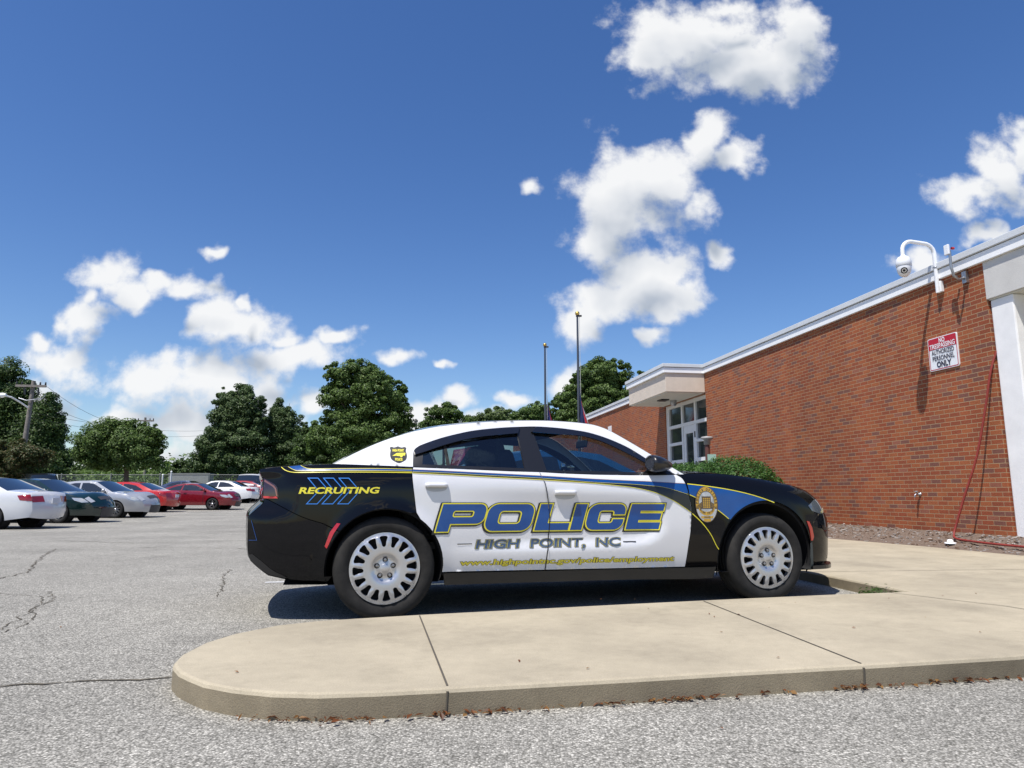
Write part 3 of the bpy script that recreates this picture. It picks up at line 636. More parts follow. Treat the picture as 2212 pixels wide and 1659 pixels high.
def S(x,z):
    x=np.asarray(x,float);z=np.asarray(z,float)
    zt=ZTOP(x);zl=np.minimum(z,zt)
    s=PLAN(x)-INSL(zl)
    t=np.clip((zl-(zt-.17))/.17,0,1)*TMX(x)
    s=s-.115*(1-np.sqrt(1-t*t))
    # door scallop
    dep=.032*sst(-1.25,-.35,x)*(1-sst(.50,.66,x+.10*sst(.62,.45,zl)))
    s=s-dep*sst(0,.07,zl-ZL(x))*sst(0,.22,ZU(x)-zl)
    # the tail lamps sit back above the bumper shelf
    s=s-.065*sst(-2.10,-2.38,x)*sst(.69,.80,z)*(1-sst(.95,1.03,z))
    # wheel-arch lips
    for xw in (-WB,WB):
        r=np.hypot(x-xw,zl-.345)
        s=s+.014*np.exp(-((r-.405)/.035)**2)*(zl<.9)
    up=np.clip(z-zt,0,None)
    tap=np.clip(-(x+.9),0,1.2)**1.6*.16*np.clip(up/.25,0,1)+np.clip(x-.1,0,1)**2*.06*np.clip(up/.25,0,1)
    return s-up*.56-up*up*.12-tap
def in_poly(P, poly):
    x, y = P[:, 0], P[:, 1]; c = np.zeros(len(P), bool); n = len(poly)
    for i in range(n):
        x0, y0 = poly[i]; x1, y1 = poly[(i+1) % n]
        if y0 == y1: continue
        c ^= ((y0 > y) != (y1 > y)) & (x < (x1-x0)*(y-y0)/(y1-y0) + x0)
    return c
def seg_dist(P, poly):
    d = np.full(len(P), 9.); n = len(poly)
    for i in range(n):
        a, b = np.array(poly[i]), np.array(poly[(i+1) % n]); ab = b - a
        t = np.clip(((P-a) @ ab) / max(1e-12, ab @ ab), 0, 1); d = np.minimum(d, np.hypot(*(P - (a + t[:, None]*ab)).T))
    return d
def densify(poly, step, closed=True):
    out = []; n = len(poly)
    for i in range(n if closed else n-1):
        a, b = np.array(poly[i], float), np.array(poly[(i+1) % n], float); k = max(1, int(math.ceil(np.hypot(*(b-a)) / step)))
        out += [tuple(a + (b-a)*j/k) for j in range(k)]
    if not closed: out.append(tuple(poly[-1]))
    return out
def smooth_line(pts, k=6):
    """Catmull-Rom through 2D points."""
    P = [np.array(p, float) for p in pts]; out = []
    for i in range(len(P)-1):
        p0, p1, p2, p3 = P[max(i-1, 0)], P[i], P[i+1], P[min(i+2, len(P)-1)]
        for t in np.linspace(0, 1, k+1)[:-1]:
            out.append(tuple(.5*((2*p1) + (p2-p0)*t + (2*p0-5*p1+4*p2-p3)*t*t + (3*p1-p0-3*p2+p3)*t**3)))
    out.append(tuple(P[-1])); return out
def tri2d(poly, holes, step, rows=None):
    """Triangles of a polygon with holes, with inner points: (verts, tris, boundary loops)."""
    loops = [densify(poly, step)] + [densify(h, step) for h in holes]
    V = []; Ed = []; LI = []
    for lp in loops:
        b = len(V); V += lp; m = len(lp); Ed += [(b+i, b+(i+1) % m) for i in range(m)]; LI.append(list(range(b, b+m)))
    A = np.array(poly); x0, z0 = A.min(0); x1, z1 = A.max(0)
    gx = np.arange(x0 + step*.5, x1, step); pts = []
    for i, x in enumerate(gx):
        zs = list(np.arange(z0 + step*.5*(1 + .5*(i % 2)), z1, step)); 
        if rows is not None: zt = float(rows(x)); zs = [z for z in zs if z < zt-.11] + [zt - q for q in (.004, .011, .02, .031, .046, .064, .085)] + list(np.arange(zt+.02, z1, step))
        pts += [(x, z) for z in zs]
    if pts:
        G = np.array(pts); ok = in_poly(G, poly)
        for h in holes: ok &= ~in_poly(G, h)
        G = G[ok]
        if len(G):
            d = seg_dist(G, poly)
            for h in holes: d = np.minimum(d, seg_dist(G, h))
            V = V + [tuple(p) for p in G[d > min(step*.35, .008)]]
    r = geometry.delaunay_2d_cdt([Vector(v) for v in V], Ed, [], 0, 1e-6)
    RV = np.array([(v.x, v.y) for v in r[0]]); T = np.array([list(f) for f in r[2]]); Cn = RV[T].mean(1)
    ok = in_poly(Cn, poly)
    for h in holes: ok &= ~in_poly(Cn, h)
    T = T[ok]; a, b, c = RV[T[:, 0]], RV[T[:, 1]], RV[T[:, 2]]
    cr = (b[:, 0]-a[:, 0])*(c[:, 1]-a[:, 1]) - (b[:, 1]-a[:, 1])*(c[:, 0]-a[:, 0])
    T[cr < 0] = T[cr < 0][:, ::-1]; T = T[np.abs(cr) > 1e-10]
    orig = {}
    for i, o in enumerate(r[3]):
        for q in o: orig[q] = i
    return RV, T, [[orig[i] for i in l] for l in LI]
def add_panel(b, Sf, poly, holes=(), off=0., step=.04, flange=.014, rows=None, side=-1, mi=0):
    """A piece of the car's side skin; side -1 is the right-hand side (-y)."""
    RV, T, loops = tri2d(poly, list(holes), step, rows)
    y = Sf(RV[:, 0], RV[:, 1]) + off
    vs = [(x, side*yy, z) for (x, z), yy in zip(RV, y)]
    b.add(vs, [tuple(t) if side < 0 else tuple(t)[::-1] for t in T], mi, True)
    if flange:
        for k, l in enumerate(loops):
            m = len(l); vv = [vs[i] for i in l] + [(vs[i][0], vs[i][1] - side*flange, vs[i][2]) for i in l]
            A = np.array([RV[i] for i in l]); area = np.sum(A[:, 0]*np.roll(A[:, 1], -1) - np.roll(A[:, 0], -1)*A[:, 1])
            flip = (area > 0) ^ (k > 0) ^ (side > 0)
            q = [(i, m+i, m+(i+1) % m, (i+1) % m) for i in range(m)]
            b.add(vv, q if flip else [t[::-1] for t in q], mi, False)
def strip_pt(Sf, p, n, bul, s, off=0):
    x, z = p; y = float(Sf(x, z)) * s; k = bul * (1 - s*s) + off
    return (x + n[0]*k, y, z + n[1]*k)
def outline_normals(pts):
    out = []
    for i in range(len(pts)):
        a, c = np.array(pts[max(i-1, 0)]), np.array(pts[min(i+1, len(pts)-1)]); t = c - a; t = t / max(1e-9, np.hypot(*t)); out.append((-t[1], t[0]))
    return out                                                          # for an outline run rear to front over the top: points up / out
def add_strip(b, Sf, pts, nrm, bul, s0=-1., s1=1., m=17, off=0, mi=0):
    ss = np.linspace(s0, s1, m)
    b.grid([[strip_pt(Sf, p, n, bu, s, off) for s in ss] for p, n, bu in zip(pts, nrm, bul)], mi, True, flip=True)

def add_wheel(q, xw, zc, side, r, w, yo, rim_r):
    pr = [(rim_r-.012, .03), (rim_r, .004), (rim_r+.012, 0), (rim_r+.03, -.006), (r-.045, -.012), (r-.02, .0), (r-.006, .018), (r, .04), (r, w-.04), (r-.02, w), (rim_r, w-.01), (rim_r-.02, w-.04)]
    q.lathe([(a, side*(yo - d)) for a, d in pr], (xw, 0, zc), 'Y', 40)

PAINT = {}
def paint(name, c, rough=.25, metal=0., flake=False):
    if name in PAINT: return PAINT[name]
    m = mat(name, c, rough, metal, coat=1.0); PAINT[name] = m
    nt = m.node_tree; b = nt.nodes['Principled BSDF']; tc = node(nt, 'ShaderNodeTexCoord'); n = node(nt, 'ShaderNodeTexNoise', Scale=1.2, Detail=3.0); nt.links.new(tc.outputs['Object'], n.inputs['Vector'])
    r = node(nt, 'ShaderNodeMapRange'); nt.links.new(n.outputs['Fac'], r.inputs[0]); r.inputs[3].default_value = rough*.7; r.inputs[4].default_value = rough*1.4; nt.links.new(r.outputs[0], b.inputs['Roughness'])
    return m
platem = mat('plate_paint', (.6, .62, .66), .4)
cglass = mat('car_window_tint', (.012, .016, .02), .04, spec=.9, coat=.6)
headl = mat('headlight_lens', (.55, .57, .58), .08, .3, coat=1.0); amber = mat('amber_lens', (.75, .22, .03), .15, coat=1.0)
taill = mat('tail_lens', (.28, .008, .012), .1, coat=1.0)
alloy = mat('alloy', (.62, .63, .65), .28, .85); bumpm = mat('grey_trim', (.05, .05, .055), .5)

# ================================================================== parked cars in the lot
PROFILES = dict(
 sedan=dict(wb=1.40, r=.325, top=[(-2.36,.33),(-2.43,.50),(-2.41,.74),(-2.36,.99),(-1.74,1.06),(-.98,1.38),(-.45,1.445),(.1,1.45),(.42,1.41),(1.20,1.01),(1.75,.93),(2.16,.80),(2.34,.66),(2.42,.48),(2.36,.24)],
   ws=(8, 9), rw=(4, 5), belt=[(-2.4,1.0),(-1.74,1.04),(1.2,.99),(2.4,.8)], wins=[[(-1.30,1.05),(-1.12,1.16),(-.85,1.29),(-.45,1.365),(-.22,1.37),(-.18,1.03)], [(-.10,1.03),(-.14,1.37),(.12,1.37),(.38,1.32),(.72,1.15),(.98,1.01)]], plan=[(-2.45,.66),(-2.25,.78),(-1.8,.87),(-1.3,.9),(1.3,.9),(1.8,.87),(2.2,.74),(2.42,.58)]),
 coupe=dict(wb=1.31, r=.315, top=[(-2.15,.33),(-2.24,.50),(-2.22,.72),(-2.18,1.0),(-1.72,1.04),(-.85,1.33),(-.4,1.395),(.05,1.40),(.35,1.36),(1.15,1.0),(1.7,.90),(2.05,.78),(2.22,.62),(2.28,.45),(2.2,.24)],
   ws=(8, 9), rw=(4, 5), belt=[(-2.2,1.0),(-1.72,1.02),(1.15,.98),(2.3,.8)], wins=[[(-1.28,1.06),(-1.0,1.18),(-.7,1.27),(-.45,1.31),(-.5,1.03)], [(-.42,1.03),(-.37,1.32),(.05,1.33),(.32,1.28),(.66,1.13),(.92,1.0)]], plan=[(-2.25,.66),(-2.05,.78),(-1.7,.84),(-1.3,.86),(1.3,.86),(1.7,.83),(2.05,.72),(2.3,.56)]),
 suv=dict(wb=1.45, r=.38, top=[(-2.42,.42),(-2.5,.6),(-2.48,1.0),(-2.40,1.25),(-2.24,1.80),(-1.9,1.88),(-.6,1.92),(.4,1.88),(.68,1.82),(1.22,1.25),(1.8,1.18),(2.25,1.08),(2.4,.9),(2.46,.6),(2.4,.3)],
   ws=(8, 9), rw=(3, 4), belt=[(-2.5,1.2),(1.2,1.2),(2.4,1.1)], wins=[[(-2.1,1.28),(-2.02,1.72),(-1.3,1.75),(-1.3,1.26)], [(-1.2,1.26),(-1.2,1.75),(-.2,1.77),(-.2,1.25)], [(-.1,1.25),(-.1,1.77),(.5,1.74),(.95,1.25)]], plan=[(-2.5,.78),(-2.3,.9),(-1.8,.97),(1.5,.97),(2.0,.93),(2.46,.72)]),
 van=dict(wb=1.75, r=.36, top=[(-2.7,.4),(-2.76,.6),(-2.76,1.3),(-2.74,1.4),(-2.70,2.45),(-2.5,2.55),(0,2.6),(1.2,2.55),(1.5,2.4),(2.1,1.45),(2.5,1.25),(2.75,1.0),(2.8,.7),(2.8,.5),(2.75,.3)],
   ws=(8, 9), rw=(3, 4), belt=[(-2.8,1.3),(2.1,1.4),(2.8,1.2)], wins=[[(.5,1.4),(.5,2.1),(1.3,2.1),(1.75,1.45)]], plan=[(-2.8,.96),(-2.5,1.0),(1.8,1.0),(2.8,.8)]),
 pickup=dict(wb=1.75, r=.39, top=[(-2.7,.5),(-2.78,.62),(-2.78,.9),(-2.76,1.18),(-.72,1.2),(-.68,1.22),(-.55,1.84),(-.2,1.92),(.5,1.9),(.9,1.8),(1.45,1.25),(2.3,1.15),(2.7,1.0),(2.75,.6),(2.65,.35)],
   ws=(9, 10), rw=(5, 6), belt=[(-2.8,1.19),(1.45,1.22),(2.7,1.1)], wins=[[(-.5,1.26),(-.42,1.74),(.1,1.77),(.1,1.25)], [(.2,1.25),(.2,1.77),(.72,1.72),(1.1,1.25)]], plan=[(-2.8,.92),(-2.5,.96),(2.0,.96),(2.75,.78)]))
def make_car(kind, pm, label, cat, X, Y, yaw, rims='alloy', group=None, lights=(True, True), z=None, trim=None, glassm=None):
    pr = PROFILES[kind]; wb, rr = pr['wb'], pr['r']
    plan = pch(*zip(*pr['plan'])); belt = pch(*zip(*pr['belt']))
    tx = np.array([p[0] for p in pr['top']][3:-3]); tz = np.array([p[1] for p in pr['top']][3:-3])
    def Sf(x, z):
        x = np.asarray(x, float); z = np.asarray(z, float); bz = belt(x); zl = np.minimum(z, bz)
        t = np.clip((zl-(bz-.16))/.16, 0, 1)*.88
        s = plan(x) - np.interp(zl, [.15, .3, .5, .7, 1.2], [.08, .03, .0, .0, .03]) - .09*(1-np.sqrt(1-t*t))
        up = np.clip(z-bz, 0, None); return s - up*(.5 if kind in ('sedan', 'coupe') else .22) - np.clip(np.abs(x)-1.0, 0, 2)*up*.25
    root = empty(NAME_OF.get(cat, 'parked_car'), (X, Y, gz(X, Y) if z is None else z), yaw); tag(root, label, cat, group)
    top = pr['top']; wi, ri = pr['ws'], pr['rw']
    # side outline with wheel arches
    bot = []
    za = rr
    for xw in (wb, -wb):
        ra = rr*1.17; a = math.asin(min(1, (za-.25)/ra)); bot += [(xw + ra*math.cos(t), za + ra*math.sin(t)) for t in np.linspace(-a, math.pi + a, 15)]
    poly = top + bot
    b = MB()
    for s in (-1, 1): add_panel(b, Sf, poly, [], 0, .11, .03, None, s)
    st = densify(top, .12, False)
    # smooth the profile a little while keeping its corners
    idx = [min(range(len(st)), key=lambda i: math.hypot(st[i][0]-p[0], st[i][1]-p[1])) for p in top]
    nr = outline_normals(st); bl = []
    for i, p in enumerate(st):
        bl.append(.16 if (i < idx[3] - 1 and kind != 'van') else (.20 if i > idx[-5] else .045))
    bl = [np.mean(bl[max(0, i-2):i+3]) for i in range(len(bl))]
    g0, g1 = idx[wi[0]], idx[wi[1]]; r0, r1 = idx[ri[0]], idx[ri[1]]
    def seg(a, c): return st[a:c+1], nr[a:c+1], bl[a:c+1]
    for a, c in ((0, r0), (r1, g0), (g1, len(st)-1)): add_strip(b, Sf, *seg(a, c))
    b.add([(x, y, .24) for x, y in ((-2.2, -.7), (2.2, -.7), (2.2, .7), (-2.2, .7))], [(3, 2, 1, 0)])
    body = b.build('body', pm, root)
    gm = glassm or cglass
    q = MB(); add_strip(q, Sf, *seg(g0, g1)); q.build('windshield', gm, root)
    q = MB(); add_strip(q, Sf, *seg(r0, r1)); q.build('rear_window', gm, root)
    for w in pr['wins']:
        for s in (-1, 1):
            q = MB(); add_panel(q, Sf, w, [], .004, .14, .004, None, s); q.build('window', gm, root)
    # dark wheel housings
    for xw in (wb, -wb):
        for s in (-1, 1):
            q = MB(); q.lathe([(rr*1.16, s*.55), (rr*1.16, s*(float(plan(xw))-.05))], (xw, 0, rr), 'Y', 24); q.lathe([(.01, s*.55), (rr*1.16, s*.55)], (xw, 0, rr), 'Y', 24); q.build('wheel_housing', M['black'], root)
    yo = float(plan(wb)) - .03; rimr = rr*.66
    for xw in (wb, -wb):
        for s in (-1, 1):
            q = MB(); add_wheel(q, xw, rr, s, rr, .2, yo, rimr); wt = q.build('wheel', M['rubber'], root)
            q = MB(); q.lathe([(rimr, s*(yo-.01)), (rimr*.9, s*(yo-.03)), (rimr*.86, s*(yo-.09)), (.02, s*(yo-.09))], (xw, 0, rr), 'Y', 24, 1)
            ns = {'five': 5, 'alloy': 10, 'steel': 7, 'black': 8}[rims]
            for k in range(ns):
                a = 2*math.pi*k/ns + .3; d = Vector((math.cos(a), 0, math.sin(a))); t = Vector((-math.sin(a), 0, math.cos(a))); wd = rimr*(.17 if ns < 8 else .10)
                c0, c1 = Vector((xw, s*(yo-.02), rr)) + d*rimr*.15, Vector((xw, s*(yo-.012), rr)) + d*rimr*.92; th = Vector((0, -s*.04, 0))
                vs = [c0-t*wd*1.2, c0+t*wd*1.2, c1+t*wd*.8, c1-t*wd*.8]; vs += [v+th for v in vs]
                q.add(vs, [(0,1,2,3), (3,2,1,0), (0,4,5,1), (1,5,6,2), (2,6,7,3), (3,7,4,0)], 0)
            q.lathe([(.001, s*(yo-.005)), (rimr*.24, s*(yo-.012)), (rimr*.26, s*(yo-.06))], (xw, 0, rr), 'Y', 16, 0)
            q.build('rim', [M['black'] if rims == 'black' else alloy, M['dark']], wt)
    # lamps at the corners, wrapping from the side to the end
    nz_, n0 = len(st), idx[-4]
    xf = top[-4][0]; zf = top[-4][1]
    for s in (-1, 1):
        q = MB(); tall = kind in ('suv', 'van', 'pickup')
        hp = [(xf-.36, zf+.03), (xf-.08, zf+.02), (xf+.02, zf-.03), (xf+.13, zf-.12), (xf-.05, zf-.13), (xf-.26, zf-.06)]
        add_panel(q, Sf, hp, [], .006, .1, .01, None, s)
        i0, i1 = idx[-4], idx[-3]
        add_strip(q, Sf, st[i0:i1+1], nr[i0:i1+1], bl[i0:i1+1], -1., -.8, 4, .006) if s < 0 else add_strip(q, Sf, st[i0:i1+1], nr[i0:i1+1], bl[i0:i1+1], .8, 1., 4, .006)
        q.build('headlight', headl, root)
        q = MB(); j0, j1 = idx[2], idx[3]
        xr = top[3][0]; zr = top[3][1]
        tp = [(xr+.30, zr-.06), (xr+.02, zr-.03), (xr-.04, zr-.14), (xr-.045, zr-.22), (xr+.22, zr-.19)] if not tall else [(xr+.12, zr+.0), (xr+.0, zr+.0), (xr-.06, zr-.35), (xr+.08, zr-.35)]
        add_panel(q, Sf, tp, [], .006, .1, .01, None, s)
        pts, nn_, bb = st[j0:j1], nr[j0:j1], bl[j0:j1]
        if len(pts) > 1: add_strip(q, Sf, pts, nn_, bb, -1. if s < 0 else .5, -.5 if s < 0 else 1., 6, .006)
        q.build('taillight', taill, root)
    # grille, door handles, mirrors
    q = MB(); i0, i1 = idx[-4]+1, idx[-3]; add_strip(q, Sf, st[i0:i1+1], nr[i0:i1+1], bl[i0:i1+1], -.5, .5, 9, .008); j0, j1 = idx[-2], idx[-1]; add_strip(q, Sf, st[j0:j1+1], nr[j0:j1+1], bl[j0:j1+1], -.6, .6, 9, .008); q.build('grille', bumpm, root)
    for s in (-1, 1):
        xm, zm = pr['wins'][-1][-1][0] - .06, pr['wins'][-1][-1][1] + .06; y0 = float(Sf(xm, zm))
        q = MB(); q.lathe([(.001, .07), (.05, .05), (.075, 0), (.07, -.05), (.001, -.06)], (xm, s*(y0+.13), zm), 'X', 12); q.tube([(xm, s*(y0-.02), zm-.03), (xm, s*(y0+.1), zm-.02)], .025, 6); q.build('mirror', pm, root)
        for w in pr['wins'][:2] if kind != 'coupe' else pr['wins'][1:]:
            xh = min(p[0] for p in w) + .12; zh = float(belt(xh)) - .13; y0 = float(Sf(xh, zh))
            q = MB(); q.box(xh, min(s*y0, s*(y0+.035)), zh, xh+.18, max(s*y0, s*(y0+.035)), zh+.035); q.build('door_handle', trim or pm, root, bevel=.008)
    zb = rr + .02                                                     # door shut lines, number plate
    for s in (-1, 1):
        for xs_ in [w[-1][0] - .05 for w in pr['wins'][:1]] + [pr['wins'][-1][-1][0] - .12]:
            zt_ = float(belt(xs_)) - .01; q = MB(); add_panel(q, Sf, [(xs_, zb), (xs_+.018, zb), (xs_+.022, zt_), (xs_-.002, zt_)], [], .003, .1, 0, None, s); q.build('door_seam', M['black'], root)
    p = top[2]; q = MB(); q.box(p[0]-.19, -.15, p[1]-.03, p[0]-.165, .15, p[1]+.12); q.build('number_plate', platem, root)
    return root
NAME_OF = {'car': 'parked_car', 'pickup truck': 'pickup_truck', 'van': 'van', 'suv': 'suv'}
def W(px, Y): return (px*1024/2212 - 512)/FPX*Y
G = 'cars parked in the far row of the lot'
yw = R(-3)
def place(kind, pm, label, cat, wheel_px, Y, front, yaw, **kw):
    """Puts the car so that its front (or rear) axle's near wheel stands at the given bearing and distance."""
    wb = PROFILES[kind]['wb'] * (1 if front else -1); hw = .85
    c, s = math.cos(yaw), math.sin(yaw); near = -1 if c > 0 else 1
    ox, oy = c*wb - s*near*hw, s*wb + c*near*hw
    return make_car(kind, pm, label, cat, W(wheel_px, Y) - ox, Y - oy, yaw, **kw)
place('sedan', paint('silver_white', (.62, .63, .65), .25), 'white sedan with black wheels seen from its tail end at the left edge', 'car', 0, 19.3, False, yw + math.pi, rims='black', group=G)
place('sedan', paint('dark_green', (.004, .022, .02), .2, .1), 'dark green sedan with amber corner lamps beside the white sedan', 'car', 143, 23.3, True, yw, rims='steel', group=G)
place('sedan', paint('silver', (.45, .46, .475), .28, .4), 'silver sedan with multi-spoke wheels between green and red sedans', 'car', 262, 27.6, True, yw, group=G)
place('sedan', paint('bright_red', (.50, .015, .012), .25), 'bright red sedan partly hidden behind the silver sedan', 'car', 322, 34, False, yw + math.pi, group=G)
place('coupe', paint('maroon', (.20, .006, .014), .25, .2), 'maroon red coupe with five-spoke silver wheels', 'car', 467, 37.5, True, yw, rims='five', group=G)
place('sedan', paint('white_car', (.80, .80, .80), .25), 'white sedan showing its tail beyond the maroon coupe', 'car', 516, 46, False, yw + math.pi, group=G)
place('sedan', paint('dull_red', (.30, .012, .018), .25), 'red sedan mostly hidden behind the farthest white sedan', 'car', 560, 49, False, yw + math.pi, group=G)
place('sedan', paint('navy', (.02, .04, .10), .25), 'dark blue car whose roof shows above the white sedan', 'car', 440, 52, True, yw, group=G)
make_car('pickup', paint('white_car', (.80, .80, .80)), 'white pickup truck seen from behind near the chain-link fence', 'pickup truck', W(536, 50), 51, R(97))
make_car('suv', paint('black_suv', (.012, .014, .016), .25), 'black sport utility vehicle behind the green sedan', 'suv', W(96, 40), 40, R(128))
# beyond the police car
make_car('sedan', paint('mid_blue', (.02, .10, .26), .25), 'blue sedan parked in the next stall beyond the police car', 'car', .62, 9.85, R(15.5), z=-.03)
make_car('suv', paint('white_suv', (.78, .78, .78)), 'white sport utility vehicle rising behind the police car trunk', 'suv', W(862, 16.5), 16.5, R(102))
make_car('van', paint('red_van', (.42, .012, .014)), 'tall red van seen through the police car rear window', 'van', W(1015, 25) - .1, 27, R(95))
# ================================================================== trees, hedge, fence, poles, flags
def at(px, py, Y):
    """World point seen at (px, py) of the 2212-wide picture, Y metres ahead."""
    u, v = (px*1024/2212 - 512)/FPX, -(py*1024/2212 - 384)/FPX
    c, s = math.cos(PITCH), math.sin(PITCH); y, z = c - v*s, s + v*c
    return Vector((u/y*Y, Y, EYE + z/y*Y))
def leaf_cloud(name, C, N, size, m, parent, rng, asp=.6):
    n = len(C); r = rng.normal(size=(n, 3)); T = np.cross(N, r); T /= np.linalg.norm(T, axis=1)[:, None] + 1e-9; U = np.cross(N, T)
    sz = (size * rng.uniform(.6, 1.35, n))[:, None]
    a, w, up = T*sz*.5, U*sz*.5*asp, N*sz*.13
    V = np.stack([C-a, C+w+up, C+a, C-w+up], 1).reshape(-1, 3); i = np.arange(n)[:, None]*4
    F = np.concatenate([i + np.array([[0, 1, 2]]), i + np.array([[0, 2, 3]])], 1).reshape(-1, 3)
    me = bpy.data.meshes.new(name); me.vertices.add(len(V)); me.vertices.foreach_set('co', V.ravel().astype(np.float32))
    me.loops.add(len(F)*3); me.loops.foreach_set('vertex_index', F.ravel().astype(np.int32)); me.polygons.add(len(F))
    me.polygons.foreach_set('loop_start', np.arange(0, len(F)*3, 3, dtype=np.int32)); me.polygons.foreach_set('loop_total', np.full(len(F), 3, np.int32))
    me.materials.append(m); me.update(calc_edges=True); me.validate()
    o = bpy.data.objects.new(name, me); COL.objects.link(o)
    if parent: o.parent = parent
    return o
bark = mat('bark', (.085, .065, .05), .95, noise_amt=.35, noise_scale=5, bump=.8, bump_scale=12)
LF = dict(deep=leaf_mat('leaf_deep', (.026, .055, .014), (.064, .112, .026), (.11, .175, .045)),
          mid=leaf_mat('leaf_mid', (.042, .08, .016), (.098, .165, .034), (.17, .25, .065)),
          pale=leaf_mat('leaf_pale', (.07, .11, .03), (.12, .175, .05), (.18, .24, .085)),
          fir=leaf_mat('leaf_fir', (.034, .068, .02), (.078, .128, .04), (.14, .20, .07)),
          rust=leaf_mat('leaf_rust', (.034, .055, .014), (.07, .10, .026), (.14, .085, .035)),
          box=leaf_mat('leaf_box', (.025, .065, .012), (.05, .125, .02), (.11, .21, .05)))
def tree(name, label, cat, blobs, Y, base_px, leaf, lsize, dens, group=None, trunk_r=.22, seed=1, squash=.8, up=.55, sig=.23, nlimb=9):
    rng = np.random.default_rng(seed); b0 = at(base_px, 1060, Y); b0.z = gz(b0.x, Y) - .05
    root = empty(name, b0); tag(root, label, cat, group); bv = np.array(b0)
    C, N = [], []; tops = []
    k = 1024/2212*Y/FPX
    for (cx, cy, rx, ry) in blobs:
        c = np.array(at(cx, cy, Y)); R3 = np.array([rx*k, (rx+ry)*.5*k*squash, ry*k]); tops.append((c, R3))
        nc = max(6, int(26*(rx*ry)**.5/30)); d = rng.normal(size=(nc, 3)); d /= np.linalg.norm(d, axis=1)[:, None]
        rad_ = rng.uniform(.50, .98, (nc, 1)); far_ = rng.uniform(size=(nc, 1)) < .22; rad_ = np.where(far_, rng.uniform(1.0, 1.28, (nc, 1)), rad_); cen = c + d*R3*rad_
        nl = max(8, int(dens*1.65*rx*ry/nc)); cs = np.repeat(cen, nl, 0); dd = np.repeat(d, nl, 0); keep_ = ~np.repeat(far_[:, 0], nl) | (rng.uniform(size=len(cs)) < .35)
        sg = np.cbrt(R3.prod())*sig*np.repeat(np.where(far_, .55, rng.uniform(.6, 1.35, (nc, 1))), nl, 0)
        off = rng.normal(size=cs.shape); off /= np.maximum(1, np.linalg.norm(off, axis=1)/1.9)[:, None]; P = cs + off*sg*np.array([1, 1, .7]); nn = dd*.5 + off*.35 + np.array([0, 0, up]) + rng.normal(size=cs.shape)*.5
        C.append(P[keep_]); N.append((nn/np.linalg.norm(nn, axis=1)[:, None])[keep_])
    C = np.concatenate(C); N = np.concatenate(N); ok = C[:, 2] > b0.z + .15
    leaf_cloud('crown', C[ok]-bv, N[ok], lsize*.66, LF[leaf], root, rng)
    q = MB(); rr = random.Random(seed); ztop = max(c[2] for c, r in tops); cx = np.mean([c[0] for c, r in tops]); tp = Vector((cx, Y, ztop)) - b0
    n = 7; pts = [tp*(i/n) + Vector((rr.gauss(0, .1), rr.gauss(0, .1), 0))*(1 if 0 < i else 0)*(tp.length*.06) for i in range(n+1)]; q.tube(pts, [trunk_r*(1.25 if i == 0 else 1)*(1-i/n*.85) for i in range(n+1)], 8)
    for i in range(nlimb):
        c, r = tops[i % len(tops)]; e = Vector(c) + Vector((rr.uniform(-.6, .6)*r[0], rr.uniform(-.6, .6)*r[1], rr.uniform(-.3, .7)*r[2])) - b0
        s = pts[max(1, min(n-2, int(n*max(.15, (e.z - r[2]*.9)/max(.1, tp.z)))))]; mid = s.lerp(e, .5) + Vector((0, 0, -.05*e.length)); q.tube([s, mid, e], [trunk_r*.4, trunk_r*.25, trunk_r*.06], 6)
    q.build('trunk', bark, root); return root
TG = 'trees beyond the lot'
tree('tree', 'large dark spreading tree at the left edge behind the wooden utility pole', 'tree', [(-20,850,75,70),(20,835,45,45),(60,880,55,50),(20,930,90,60),(95,940,35,55),(105,925,28,40),(-30,960,70,70),(60,985,75,55),(110,1000,45,45)], 58, 10, 'deep', .30, 4.2, TG, .35, 1)
tree('tree', 'low rust-tinged crape myrtle behind the white sedan at left', 'tree', [(10,1005,50,36),(60,985,45,30),(20,975,40,22),(-25,990,40,40)], 40, 20, 'rust', .17, 7, TG, .08, 2, up=.8)
tree('tree', 'round-headed broad tree standing alone behind the silver sedan', 'tree', [(250,955,70,42),(205,965,50,32),(300,960,48,36),(262,930,40,22),(230,918,24,14),(215,990,45,22),(310,990,40,24),(275,985,50,26),(322,935,26,18),(180,975,22,14),(335,975,18,18)], 46, 278, 'mid', .22, 6.2, TG, .22, 3, up=.75)
tree('tree', 'tall conical dark tree with a notched top', 'tree', [(522,850,24,24),(505,875,36,28),(540,880,28,34),(500,915,48,36),(535,925,40,40),(480,955,48,36),(525,965,55,42),(465,990,52,32),(520,1005,65,32),(440,1005,36,24),(425,1022,38,16),(478,860,12,20),(566,905,10,36)], 66, 520, 'fir', .29, 6.0, TG, .3, 4, up=.5)
tree('tree', 'narrower dark tree between the conical tree and the largest tree', 'tree', [(610,885,26,22),(605,915,38,28),(625,925,28,34),(600,955,36,32),(625,970,38,34),(610,1000,46,30),(585,1000,30,30)], 68, 610, 'fir', .28, 5.2, TG, .25, 5)
tree('tree', 'largest broad tree with ragged open crown rising above the police car trunk', 'tree', [(765,810,52,28),(735,835,34,38),(800,835,50,36),(845,860,30,36),(760,870,60,42),(820,890,55,40),(735,915,50,36),(790,930,70,42),(850,925,36,34),(700,950,50,34),(750,970,70,34),(830,965,60,30),(770,790,26,14),(718,805,16,20),(865,845,12,20)], 60, 775, 'mid', .30, 5.2, TG, .35, 6, up=.45, sig=.2)
tree('tree', 'dark dense tree filling the gap left of the largest tree', 'tree', [(690,945,34,32),(665,970,36,32),(700,985,44,30),(660,1005,40,24),(655,935,14,20)], 64, 680, 'deep', .28, 6, TG, .25, 7)
